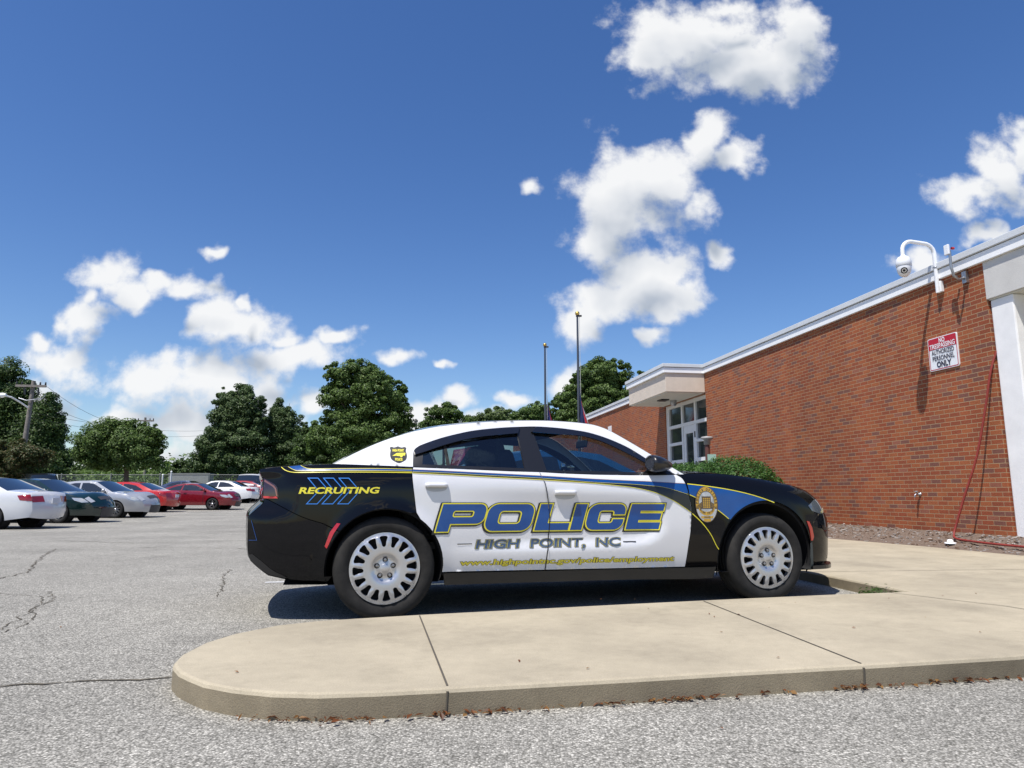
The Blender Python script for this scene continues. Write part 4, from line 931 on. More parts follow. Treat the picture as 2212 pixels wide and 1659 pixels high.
tree('tree', 'light green tree on the right flank of the largest tree', 'tree', [(880,925,20,24),(870,955,26,30),(890,945,12,18)], 63, 880, 'pale', .27, 6, TG, .15, 8)
tree('tree', 'pale distant tree just above the police car roof, nearest to the largest tree', 'tree', [(945,902,32,20),(978,900,26,22),(925,918,26,20),(962,886,22,15),(1000,918,26,18)], 105, 955, 'mid', .42, 7, TG, .3, 9)
tree('tree', 'pale distant yellow-green tree above the middle of the police car roof', 'tree', [(1075,896,32,22),(1052,908,28,18),(1096,910,26,20),(1026,912,24,15)], 110, 1070, 'pale', .42, 6, TG, .3, 10)
tree('tree', 'dark distant tree behind the shorter flagpole', 'tree', [(1150,890,32,22),(1178,898,26,28),(1125,902,30,18),(1155,912,38,20)], 90, 1150, 'mid', .36, 7, TG, .3, 11)
tree('tree', 'big rounded dense green tree behind the taller flagpole and brick wing', 'tree', [(1285,805,42,34),(1325,812,36,32),(1262,835,36,32),(1310,845,50,36),(1345,845,26,36),(1235,865,36,28),(1280,880,55,36),(1330,885,46,40),(1220,890,28,28),(1260,910,50,26),(1205,880,14,18)], 50, 1290, 'mid', .24, 6.5, TG, .4, 12, up=.6, sig=.2)
tree('tree', 'small tree top peeping over the entrance canopy', 'tree', [(1388,812,18,15),(1402,822,18,14)], 60, 1395, 'mid', .25, 9, TG, .25, 13)
tree('tree', 'small dark round tree near the chain-link fence', 'tree', [(388,1008,17,15),(382,1022,20,14),(396,1020,18,14)], 66, 388, 'deep', .24, 8, TG, .12, 14)
# shrubs along the fence, too merged to count
rng = np.random.default_rng(20); Cc, Nn = [], []
for i in range(640):
    x = rng.uniform(-52, 6); y = rng.uniform(57, 63); h = .5 + 1.5*abs(noise.noise(Vector((x*.16, 1, 2)))) + (1.0 if noise.noise(Vector((x*.07, 5, 2))) > .1 else 0); c = np.array([x, y, .4 + rng.uniform(0, h)])
    n = 46; o_ = rng.normal(size=(n, 3)); Cc.append(c + o_*np.array([.5, .5, .38])); nn = o_*.4 + np.array([0, 0, .5]) + rng.normal(size=(n, 3))*.4; Nn.append(nn/np.linalg.norm(nn, axis=1)[:, None])
o = leaf_cloud('shrubbery', np.concatenate(Cc), np.concatenate(Nn), .27, LF['mid'], None, rng); tag(o, 'dark green overgrown shrubs along the chain-link fence', 'shrubs', kind='stuff')
Cc, Nn = [], []
for i in range(1700):
    x = rng.uniform(-170, 70); y = rng.uniform(118, 150); c = np.array([x, y, rng.uniform(0, 1)*(4.6 + 2.5*noise.noise(Vector((x*.06, 3, 1)))) + .6])
    n = 40; o_ = rng.normal(size=(n, 3)); Cc.append(c + o_*np.array([1.5, 1.2, .9])); nn = o_*.4 + np.array([0, 0, .5]) + rng.normal(size=(n, 3))*.4; Nn.append(nn/np.linalg.norm(nn, axis=1)[:, None])
o = leaf_cloud('treeline', np.concatenate(Cc), np.concatenate(Nn), .95, LF['mid'], None, rng); tag(o, 'far green treeline closing the horizon', 'treeline', kind='stuff')
# clipped hedge by the wall
rng = np.random.default_rng(31); he = empty('hedge', (4.35, 14.4, .12)); tag(he, 'clipped rounded green hedge between the police car hood and the brick wall', 'hedge')
a, c = np.array([4.62, 12.45]), np.array([3.75, 17.2]); ax = (c-a)/np.linalg.norm(c-a); nm = np.array([-ax[1], ax[0]])
n = 36000; t = rng.uniform(0, 1, n); ph = rng.uniform(-.3, math.pi + .3, n); ln = np.linalg.norm(c-a); rad = rng.uniform(.70, 1.0, n)**.5
hv = 1.40 + .05*np.sin(t*9) + .04*np.sin(t*23+1); pw = np.clip(1 - np.abs(t*2-1)**5, .02, 1)**.45
cp = np.sign(np.cos(ph))*np.abs(np.cos(ph))**.62; sp_ = np.sign(np.sin(ph))*np.abs(np.sin(ph))**.62
lx = t*ln; ly = cp*.72*rad*pw; lz = np.clip(sp_, 0, 1)*hv*rad*pw
P = np.stack([a[0]+ax[0]*lx+nm[0]*ly-4.35, a[1]+ax[1]*lx+nm[1]*ly-14.4, lz+.02], 1) + rng.normal(size=(n, 3))*.03
nn = np.stack([nm[0]*cp, nm[1]*cp, sp_], 1)*.8 + rng.normal(size=(n, 3))*.55 + np.array([0, 0, .35]); nn[:, 1] -= .3*(1-t)
leaf_cloud('foliage', P, nn/np.linalg.norm(nn, axis=1)[:, None], .055, LF['box'], he, rng, .5)
q = MB()
for i in range(24):
    p = a + (c-a)*(i+.5)/24; q.tube([(p[0]-4.35, p[1]-14.4, 0), (p[0]-4.35+rng.uniform(-.2, .2), p[1]-14.4+rng.uniform(-.2, .2), .9)], .02, 5)
q.build('stem', bark, he)
# chain-link fence
fe = empty('chain_link_fence', (-20, 55, .4)); tag(fe, 'grey chain-link fence with posts and a top rail along the far side', 'fence')
fsteel = mat('dull_fence_steel', (.22, .225, .22), .6, .5)
q = MB(); q.tube([(-40, 0, 1.95), (26, 0, 1.95)], .024, 6); q.build('top_rail', fsteel, fe)
for i in range(17):
    x = -39 + i*3.9; q = MB(); q.tube([(x, 0, -.2), (x, 0, 2.0)], .05, 8); q.lathe([(.05, 2.0), (.055, 2.03), (.001, 2.07)], (x, 0, 0), 'Z', 8); q.build('post', fsteel, fe)
fm = bpy.data.materials.new('chain_mesh'); fm.use_nodes = True; nt = fm.node_tree
b_ = nt.nodes['Principled BSDF']; b_.inputs['Base Color'].default_value = (.35, .36, .37, 1); b_.inputs['Metallic'].default_value = .6; tcn = node(nt, 'ShaderNodeTexCoord')
mp = node(nt, 'ShaderNodeMapping'); mp.inputs['Rotation'].default_value = (0, R(45), 0); nt.links.new(tcn.outputs['Object'], mp.inputs['Vector'])
sx = node(nt, 'ShaderNodeSeparateXYZ'); nt.links.new(mp.outputs[0], sx.inputs[0]); prevn = None
for ax_ in ('X', 'Z'):
    w1 = node(nt, 'ShaderNodeMath', operation='PINGPONG'); nt.links.new(sx.outputs[ax_], w1.inputs[0]); w1.inputs[1].default_value = .03
    w2 = node(nt, 'ShaderNodeMath', operation='LESS_THAN'); nt.links.new(w1.outputs[0], w2.inputs[0]); w2.inputs[1].default_value = .0016
    if prevn is None: prevn = w2
    else:
        w3 = node(nt, 'ShaderNodeMath', operation='MAXIMUM'); nt.links.new(prevn.outputs[0], w3.inputs[0]); nt.links.new(w2.outputs[0], w3.inputs[1]); nt.links.new(w3.outputs[0], b_.inputs['Alpha'])
q = MB(); q.add([(-40, 0, 0), (26, 0, 0), (26, 0, 1.93), (-40, 0, 1.93)], [(0, 1, 2, 3)]); q.build('mesh_panel', fm, fe)
q = MB(); q.box(-1.6, -.5, 0, 1.6, .5, 2.1); q.box(-1.65, -.55, 2.102, 1.65, .55, 2.16); o = q.build('utility_cabinet', mat('cabinet_grey', (.26, .27, .26), .7, noise_amt=.1)); o.location = at(412, 1050, 56.5); o.location.z = .35; tag(o, 'grey box cabinet standing behind the chain-link fence', 'cabinet')
for px, hh in ((350, 2.0), (368, 2.25)):
    e = empty('gate_post', (at(px, 1050, 54).x, 54, .3)); tag(e, 'white %s steel post standing at the fence behind the silver sedan' % ('shorter' if hh < 2.1 else 'taller'), 'post'); q = MB(); q.tube([(0, 0, 0), (0, 0, hh)], .06, 10); q.build('shaft', M['coping'], e); q = MB(); q.lathe([(.07, hh), (.07, hh+.05), (.001, hh+.09)], n=10); q.build('cap', M['white'], e)
# utility poles, lamp arm and wires
wood = mat('pole_wood', (.20, .18, .16), .9, noise_amt=.25, noise_scale=6)
def upole(px, ytop, Y, label, lean, r, arm_half):
    t = at(px[1], ytop, Y); b0 = at(px[0], 1050, Y); b0.z = gz(b0.x, Y) - .2; e = empty('utility_pole', b0); tag(e, label, 'utility pole')
    tp = t - b0; q = MB(); q.tube([(0, 0, 0), tp], [r, r*.7], 10); q.build('shaft', wood, e)
    z = tp - Vector((0, 0, .35)); d = Vector((math.cos(lean), math.sin(lean), 0)); q = MB(); Mx = Matrix.Rotation(lean, 3, 'Z'); q.obox(z + Vector((0, -r*1.2, 0)), (arm_half*2, .12, .14), Mx)
    q.build('crossarm', wood, e)
    for s in (-.95, -.6, .6, .95):
        q = MB(); p = z + d*arm_half*s + Vector((0, -r*1.2, .07)); q.lathe([(.03, 0), (.06, .04), (.04, .1), (.05, .16), (.001, .2)], p, 'Z', 8); q.build('insulator', M['dark'], e)
    for s in (-.4, .5):
        q = MB(); p = z + d*arm_half*s + Vector((0, -r*1.2, -.3)); q.tube([p + Vector((0, 0, .2)), p + Vector((.05, 0, -.25))], .05, 6); q.build('cutout_fuse', M['dark'], e)
    return e, b0 + z, d
e1, z1, d1 = upole((38, 73), 823, 43, 'tall wooden utility pole with crossarm and street lamp arm at left', R(8), .17, .88)
q = MB(); t = z1 - e1.location
p0 = at(60, 880, 42.8) - e1.location; p1 = at(42, 868, 42.2) - e1.location; p2 = at(25, 858, 41.5) - e1.location; p3 = at(6, 854, 41) - e1.location
q.tube([p0, p1, p2, p3], .05, 8); q.build('lamp_arm', M['white'], e1)
q = MB(); q.tube([p3 + Vector((.2, 0, .02)), p3, p3 + Vector((-.6, -.3, -.02))], [.08, .16, .08], 10); q.build('lamp_head', M['white'], e1)
q = MB(); c0 = at(62, 866, 43) - e1.location; q.tube([c0 + Vector((-.5, -.2, .15)), c0 + Vector((0, -.2, 0)), c0 + Vector((1.0, -.2, .12)), c0 + Vector((1.15, -.2, .35))], .035, 6); q.build('side_bracket', M['steel'], e1)
e2, z2, d2 = upole((314, 314), 902, 72, 'distant wooden utility pole rising behind the round-headed tree', R(4), .16, .98)
e3, z3, d3 = upole((898, 898), 905, 95, 'dark utility pole at the right flank of the largest tree', R(60), .2, .5)
e4, z4, d4 = upole((36, 44), 912, 75, 'thin pole standing in the shade of the large tree at left', R(20), .14, .4)
wm = mat('wire', (.02, .02, .022), .6)
def wire(a, c, sag, r):
    q = MB(); pts = [a.lerp(c, t) + Vector((0, 0, -sag*4*t*(1-t))) for t in np.linspace(0, 1, 15)]; q.tube(pts, r*.7, 5); return q
WL = 'overhead wires between the utility poles'
names = ['uppermost left wire sagging from the tall pole crossarm to the distant pole', 'upper right wire sagging from the tall pole crossarm to the distant pole', 'lower wire crossing the sky above the round-headed tree', 'lowest wire crossing the sky through the round-headed tree']
ends = [(z1 - d1*.8, z2 - d2*.9, 1.2), (z1 + d1*.8, z2 + d2*.9, 1.2), (at(60, 890, 43), at(470, 928, 90), .6), (at(60, 900, 43), at(470, 936, 90), .8)]
for nme, (a_, c_, sg_) in zip(names, ends):
    o = wire(a_, c_, sg_, .016).build('wire', wm); tag(o, nme, 'wire', WL)
# flagpoles
gold = mat('gold_ball', (.62, .42, .12), .3, .8); polem = mat('flagpole_metal', (.10, .105, .12), .35, .6)  # the pole's dark reflection of its surroundings is put into its base colour
def flagpole(px, ptop, Y, label, r):
    t = at(px, ptop, Y); b0 = Vector((t.x, Y, gz(t.x, Y) if t.x < 2 else .1)); e = empty('flagpole', b0); tag(e, label, 'flagpole'); h = t.z - b0.z
    q = MB(); q.tube([(0, 0, 0), (0, 0, h*.5), (0, 0, h-.1)], [r, r*.9, r*.62], 14); q.build('shaft', polem, e)
    q = MB(); q.lathe([(.001, h+.06)] + [(.085*math.sin(a), h - .02 + -.085*math.cos(a)*-1) for a in np.linspace(.3, 2.9, 8)] + [(.02, h-.12)], n=14); q.build('finial_ball', gold, e)
    q = MB(); q.tube([(r+.03, -.02, 1.0), (r*.8+.03, -.02, h-.15)], .008, 5); q.build('halyard', mat('rope', (.55, .55, .52), .8), e)
    q = MB(); q.box(-.05, -.05, h-.14, .16, .05, h-.09); q.build('pulley', M['dark'], e)
    return b0, h
b1, h1 = flagpole(1247, 676, 25, 'taller flagpole with a gold ball standing before the brick wing', .056)
b2, h2 = flagpole(1177, 744, 30, 'shorter flagpole with a gold ball left of the taller one', .06)
def drape(px, py0, py1, Y, wid, bands, seed, label):
    """A limp flag hanging in folds: bands = [(share, material)] from hoist to fly."""
    a_, c_ = at(px, py0, Y), at(px, py1, Y); root = empty('flag', (a_.x, Y, c_.z)); tag(root, label, 'flag'); h = a_.z - c_.z; q = MB(); acc = 0; mats_ = []
    for k, (sh, m_, nm_) in enumerate(bands):
        rows = []
        for i in range(15):
            v = i/14; row = []
            for j in range(9):
                u = acc + sh*j/8; drop = v; spread = wid*(.12 + .88*v**1.1)
                row.append((.09 + spread*u + .05*math.sin(u*17 + v*3 + seed)*v, -.10*math.sin(u*21 + v*2 + seed)*(.3 + v), h*(1 - drop) - u*h*.30*v*0 - (h*.42*u*(1-v)*.8)))
            rows.append(row)
        q = MB(); q.grid(rows); o = q.build(nm_, m_, root); sol = o.modifiers.new('cloth', 'SOLIDIFY'); sol.thickness = .004; acc += sh
    return root
fblue = mat('flag_blue', (.008, .02, .085), .8); fred = mat('flag_red', (.42, .015, .025), .8); fwhite = mat('flag_white', (.75, .75, .75), .8)
stars = bpy.data.materials.new('star_field'); stars.use_nodes = True; nt = stars.node_tree; vo = node(nt, 'ShaderNodeTexVoronoi', Scale=7.0, feature='F1'); vo.inputs['Randomness'].default_value = .2; tcn = node(nt, 'ShaderNodeTexCoord'); nt.links.new(tcn.outputs['Object'], vo.inputs['Vector'])
crn = node(nt, 'ShaderNodeValToRGB'); crn.color_ramp.interpolation = 'CONSTANT'; crn.color_ramp.elements[0].color = (.8, .8, .8, 1); crn.color_ramp.elements[1].position = .28; crn.color_ramp.elements[1].color = (.015, .025, .12, 1); nt.links.new(vo.outputs['Distance'], crn.inputs[0]); nt.links.new(crn.outputs[0], nt.nodes['Principled BSDF'].inputs['Base Color'])
drape(1178, 855, 935, 29.9, .36, [(.62, stars, 'star_field'), (.12, fred, 'stripe'), (.10, fwhite, 'stripe'), (.16, fred, 'stripe')], 1, 'limp national flag with white stars on blue at half mast')
drape(1247, 838, 918, 24.9, .30, [(.55, fblue, 'blue_field'), (.33, fred, 'red_band'), (.12, fwhite, 'white_band')], 2, 'limp blue red and white state flag at half mast on the taller pole')
# ================================================================== the police car
CX, CY, CYAW = .3455, 6.2106, R(15.5)
pc = empty('police_car', (CX, CY, 0), CYAW); tag(pc, 'black and white police sedan with blue and yellow livery parked beside the sidewalk island', 'police car')
blackp = paint('black_paint', (.004, .004, .005), .12)
blackp.node_tree.nodes['Principled BSDF'].inputs['Specular IOR Level'].default_value = .0; blackp.node_tree.nodes['Principled BSDF'].inputs['Coat Weight'].default_value = .62; whitep_ = paint('white_paint', (.70, .70, .71), .3)
satin = mat('satin_black', (.010, .010, .011), .32, coat=.25); visor = mat('smoked_visor', (.008, .008, .010), .07, coat=1.0)
tint = glass_mat('tinted_glass', (.50, .59, .60), .012, 1.1); clear = glass_mat('windshield_glass', (.62, .70, .68), .01, 1.0)
vblue = mat('vinyl_blue', (.004, .05, .21), .3, coat=.4, noise_scale=3, col2=(.007, .07, .27)); vyel = mat('vinyl_yellow', (.74, .66, .035), .4, coat=.4); vblk = mat('vinyl_black', (.012, .012, .012), .35, coat=.4)
vred = mat('marker_red', (.42, .012, .02), .25, coat=.8); vredf = mat('marker_orange_red', (.55, .035, .02), .25, coat=.8)
ROWS = ZTOP
def arch(xw, r, a0, a1, n=14):
    return [(xw + r*math.cos(R(a0 + (a1-a0)*i/n)), .345 + r*math.sin(R(a0 + (a1-a0)*i/n))) for i in range(n+1)]
# outline of the right-hand side, rear to front over the top
TOP = smooth_line([(-2.405,1.026),(-2.33,1.037),(-2.2,1.047),(-2.05,1.056),(-1.90,1.062)], 4)[:-1]
ROOF = smooth_line([(-1.90,1.062),(-1.70,1.172),(-1.49,1.264),(-1.27,1.331),(-1.05,1.377),(-.70,1.418),(-.34,1.438),(-.10,1.437),(.10,1.424),(.22,1.397),(.33,1.344),(.545,1.206),(.71,1.09),(.835,1.008)], 4)
HOOD = smooth_line([(.86,1.017),(1.0,1.022),(1.15,1.018),(1.41,.993),(1.70,.953),(1.95,.906),(2.09,.860),(2.20,.803)], 4)
NOSE = smooth_line([(2.20,.803),(2.222,.75),(2.235,.69),(2.295,.62),(2.33,.52),(2.335,.42),(2.315,.34),(2.29,.305)], 3)
LIP = [(2.40,.274),(2.395,.260),(2.28,.238),(2.10,.225)]
REAR = smooth_line([(-2.30,.305),(-2.42,.40),(-2.445,.48),(-2.45,.56),(-2.455,.68),(-2.45,.705),(-2.41,.745),(-2.365,.79),(-2.36,.83),(-2.365,.90),(-2.368,.95),(-2.39,.99),(-2.405,1.026)], 3)
RB = [(-1.87,.30),(-1.905,.262),(-2.06,.266),(-2.20,.283),(-2.30,.305)]
def sk(name, poly, m, holes=(), off=0., step=.035, flange=.016, parent=None, both=True, gap=.0025):
    """A skin panel on both sides of the car, one object each; the panel is drawn in a little for the shut lines."""
    if gap:
        A = np.array(densify(poly, .05)); area = np.sum(A[:, 0]*np.roll(A[:, 1], -1) - np.roll(A[:, 0], -1)*A[:, 1]); pl = [tuple(p) for p in A]
        pl = inset(pl if area > 0 else pl[::-1], gap)
    else: pl = poly
    out = []
    for s in ((-1, 1) if both else (-1,)):
        q = MB(); add_panel(q, S, pl, holes, off, step if s < 0 else step*2.2, flange, ROWS if s < 0 else None, s); out.append(q.build(name, m, parent or pc))
    return out
SPLIT = smooth_line([(-.386,1.017),(-.378,.988),(-.360,.944),(-.344,.864),(-.327,.776),(-.319,.679),(-.324,.591),(-.332,.504),(-.345,.42),(-.356,.298)], 3)
RDR = smooth_line([(-1.343,1.043),(-1.353,.999),(-1.349,.927),(-1.338,.846),(-1.321,.722)], 3)
FDF = smooth_line([(.757,1.006),(.797,.980),(.816,.942),(.83,.88),(.839,.834),(.851,.755),(.849,.688),(.837,.565),(.818,.454),(.796,.289)], 3)
RA, FA = .405, .452
ra0 = math.degrees(math.atan2(.722-.345, -1.321+WB)); rlow = math.degrees(math.asin((.303-.345)/RA))
rarc = arch(-WB, RA, ra0, rlow, 10)
rarc = [(-1.321,.722)] + [p for p in rarc[1:]]
belt_r = [(-1.343,1.043),(-1.1,1.036),(-.882,1.030),(-.62,1.021),(-.386,1.017)]; belt_f = [(-.386,1.017),(-.2,1.008),(.063,1.001),(.35,.999),(.57,1.0),(.757,1.006)]
rear_door = sk('rear_door', belt_r + SPLIT[1:] + [(-1.126,.306)] + rarc[::-1][1:-1] + RDR[::-1][:-1], whitep_)
front_door = sk('front_door', belt_f + FDF[1:] + [(.2,.293)] + SPLIT[::-1][:-1], whitep_)
RD, FD = rear_door[0], front_door[0]
# rear quarter, bumper, front fender, front bumper, sill
QB = smooth_line([(-2.368,.83),(-2.30,.80),(-2.10,.70),(-1.96,.655)], 3)
qa = arch(-WB, RA, ra0, math.degrees(math.atan2(.31, -.431)), 16)
quarter = sk('rear_quarter', [(-2.368,.835),(-2.365,.90),(-2.368,.95),(-2.39,.99)] + TOP + [(-1.9,1.061),(-1.66,1.053),(-1.343,1.043)] + RDR[1:] + [(-WB+RA*math.cos(R(a)), .345+RA*math.sin(R(a))) for a in np.linspace(ra0, 141, 16)][1:] + QB[::-1][:-1], blackp)
bl_ = [(-WB+RA*math.cos(R(a)), .345+RA*math.sin(R(a))) for a in np.linspace(141.5, 186.5, 12)]
sk('rear_bumper', QB + bl_ + RB + REAR[3:24], blackp)
fa = [(WB+FA*math.cos(R(a)), .345+FA*math.sin(R(a))) for a in np.linspace(196, 27, 30)]
fender = sk('front_fender', [(.84,1.008)] + HOOD + [(2.215,.775),(2.0,.60)] + fa[::-1] + [(1.078,.29),(.80,.291)] + FDF[::-1], blackp)
ba_ = [(WB+FA*math.cos(R(a)), .345+FA*math.sin(R(a))) for a in np.linspace(27, -17, 8)]
front_b = sk('front_bumper', [(2.215,.77)] + NOSE[2:] + LIP + [(1.96,.225)] + ba_[::-1] + [(1.995,.60)], blackp)
sill = sk('sill', [(-1.12,.30),(-.4,.294),(.8,.285),(1.07,.284),(1.065,.19),(.88,.186),(.34,.200),(-.47,.205),(-1.10,.208)], satin)
# white roof rails with the pillars, and the black window surround
DLO_T = smooth_line([(-1.343,1.045),(-1.338,1.10),(-1.328,1.165),(-1.30,1.195),(-1.257,1.217),(-1.128,1.265),(-.987,1.305),(-.843,1.337),(-.647,1.363),(-.488,1.376),(-.347,1.383),(-.22,1.380),(-.096,1.371),(.054,1.352),(.151,1.329),(.246,1.297),(.34,1.257),(.431,1.208),(.55,1.124),(.646,1.063),(.757,1.007)], 3)
rail = sk('roof_rail', [(-1.9,1.0625)] + ROOF[1:] + [(.80,1.0065)] + DLO_T[::-1] + [(-1.66,1.0545)], whitep_, gap=.001)
GR = [(-1.275,1.064),(-1.262,1.150),(-1.21,1.176),(-1.08,1.218),(-.916,1.262),(-.687,1.310),(-.508,1.334),(-.497,1.044),(-.9,1.055)]
GF = [(-.325,1.030),(-.348,1.17),(-.376,1.335),(-.15,1.326),(.06,1.312),(.215,1.268),(.36,1.205),(.47,1.14),(.60,1.05),(.625,1.018),(.2,1.026)]
GQ = [(.655,1.020),(.640,1.035),(.655,1.040),(.70,1.018)]
sur = list(DLO_T) + [(.757,1.008),(.57,1.0012),(.063,1.0022),(-.386,1.018),(-.882,1.031)]
sk('window_surround', sur, satin, [GR, GF], off=-.004, gap=.001, flange=.03)
for nm, gl in (('rear_door_glass', GR), ('front_door_glass', GF)):
    sk('window', gl, tint, off=-.014, gap=-.004, flange=0, step=.06)
# division bar of the rear window, pillar seam, visors
sk('window_bar', [(-1.095,1.050),(-1.068,1.050),(-1.085,1.235),(-1.108,1.228)], M['black'], off=-.010, gap=0, flange=0)
vr_ = smooth_line([(-1.325,1.135),(-1.225,1.168),(-1.079,1.220),(-.84,1.280),(-.505,1.322)], 5); vt = [p for p in DLO_T if -1.33 < p[0] < -.46 and p[1] > 1.16]
sk('wind_deflector', vr_ + [(-.485,1.374)] + vt[::-1], visor, off=.016, gap=.001, flange=.022)
vf_ = smooth_line([(-.395,1.335),(-.15,1.322),(.02,1.312),(.15,1.283),(.276,1.229),(.423,1.152),(.53,1.09)], 5); vt = [p for p in DLO_T if -.39 < p[0] < .565]
sk('wind_deflector', vf_ + vt[::-1], visor, off=.016, gap=.001, flange=.022)
# the parts that join both sides: hood, windshield, roof, rear window, trunk, tail, nose
def cross(name, line, bul, m, parent=pc, s0=-1.006, s1=1.006, off=0., n=25):
    q = MB(); nr = outline_normals(line); bl = [bul]*len(line) if not hasattr(bul, '__len__') else list(np.interp(np.linspace(0, 1, len(line)), np.linspace(0, 1, len(bul)), bul))
    add_strip(q, S, line, nr, bl, s0, s1, n, off); return q.build(name, m, parent)
ir0 = next(i for i, p in enumerate(ROOF) if p[0] > -1.15); ir1 = next(i for i, p in enumerate(ROOF) if p[0] > .12)
cross('trunk_lid', TOP + [(-1.9, 1.062)], .03, blackp)
cross('rear_window', ROOF[:ir0+1], [.03, .04], clear); cross('roof', ROOF[ir0:ir1+1], [.04, .035, .04], whitep_); cross('windshield', ROOF[ir1:], [.04, .06, .07], clear)
cross('hood', [(.85, 1.012)] + HOOD, [.035, .045, .05], blackp)
cross('front_bumper', NOSE + LIP, [.12, .17, .19, .19, .15, .06], blackp)
cross('rear_bumper', REAR[:24], [.05, .07], blackp); cross('rear_bumper', RB, .02, blackp); cross('trunk_lid', REAR[23:], [.06, .03], blackp)
cross('grille', NOSE[8:17], .2, mat('grille_black', (.01, .01, .01), .4), s0=-.6, s1=.6, off=.006, n=13)
# dark core so that nothing shines through the shut lines
q = MB(); core = [(-2.30,.34),(-2.36,.5),(-2.3,.9),(-1.9,1.0),(.7,.95),(1.1,.95),(1.6,.88),(2.0,.75),(2.1,.5),(2.05,.28),(1.1,.23),(-1.1,.24)]
cw = [(2.02,.28)] + [(WB+.43*math.cos(R(a)), .345+.43*math.sin(R(a))) for a in np.linspace(-8, 188, 22)] + [(1.0,.23),(-1.05,.24)] + [(-WB+.398*math.cos(R(a)), .345+.398*math.sin(R(a))) for a in np.linspace(-8, 188, 22)] + [(-2.0,.3)] + core[:10]
for s in (-1, 1): add_panel(q, S, cw, [], -.035, .09, 0, None, s)
q.add([(x, y, .235) for x, y in ((-2.2,-.75),(-1.95,-.8),(1.95,-.8),(2.1,-.7),(2.1,.7),(1.95,.8),(-1.95,.8),(-2.2,.75))], [tuple(range(8))[::-1]])
q.build('body_core', M['black'], pc)
for xw, rl in ((WB, .44), (-WB, .402)):
    for s in (-1, 1):
        q = MB(); yo = float(PLAN(xw)) - .06; q.lathe([(rl, s*yo), (rl, s*.55), (.01, s*.55)], (xw, 0, .345), 'Y', 36); q.v = [(vx, vy, max(vz, .24)) for vx, vy, vz in q.v]; q.build('wheel_liner', M['black'], pc)

# ------------------------------------------------------------------ wheels
tyrem = bpy.data.materials.new('tyre_rubber'); tyrem.use_nodes = True; nt = tyrem.node_tree; b_ = nt.nodes['Principled BSDF']; b_.inputs['Roughness'].default_value = .8; b_.inputs['Specular IOR Level'].default_value = .3
n_ = node(nt, 'ShaderNodeTexNoise', Scale=9.0, Detail=8.0, Roughness=.7); c_ = node(nt, 'ShaderNodeValToRGB'); t_ = node(nt, 'ShaderNodeTexCoord'); nt.links.new(t_.outputs['Object'], n_.inputs['Vector']); nt.links.new(n_.outputs['Fac'], c_.inputs[0])
c_.color_ramp.elements[0].position = .3; c_.color_ramp.elements[0].color = (.011, .0105, .010, 1); c_.color_ramp.elements[1].position = .75; c_.color_ramp.elements[1].color = (.034, .032, .029, 1); nt.links.new(c_.outputs[0], b_.inputs['Base Color'])
coverm = mat('wheel_cover_silver', (.56, .56, .57), .32, .72, noise_amt=.05, noise_scale=6); sockm = mat('lug_shadow', (.012, .012, .013), .5); lugm = mat('lug_steel', (.34, .33, .32), .35, .8)
def cover_depth(r):
    return float(np.interp(r, [0, .03, .05, .078, .090, .10, .125, .15, .20, .222, .2285, .2425], [.006, .006, .001, -.001, .008, .014, .016, .016, .009, .005, .0, .0]))
NS = 16
def slot(k):
    a0 = 2*math.pi*(k+.5)/NS; pts = []
    ro, ri = .2205, .146; ho, hi = .0285, .0145                        # radii and half-widths
    def pt(r, w): return ((r*math.cos(a0) - w*math.sin(a0)), (r*math.sin(a0) + w*math.cos(a0)))
    pts += [pt(ro-.010, -ho), pt(ro-.002, -ho+.007)] + [pt(ro, w) for w in (-.010, 0, .010)] + [pt(ro-.002, ho-.007), pt(ro-.010, ho)]
    pts += [pt(ri + hi + .02, hi+.0035)] + [pt(ri + hi - hi*math.cos(t)*1.0, hi*math.sin(t)) for t in np.linspace(math.pi/2, -math.pi/2, 7)] + [pt(ri + hi + .02, -hi-.0035)]
    return pts
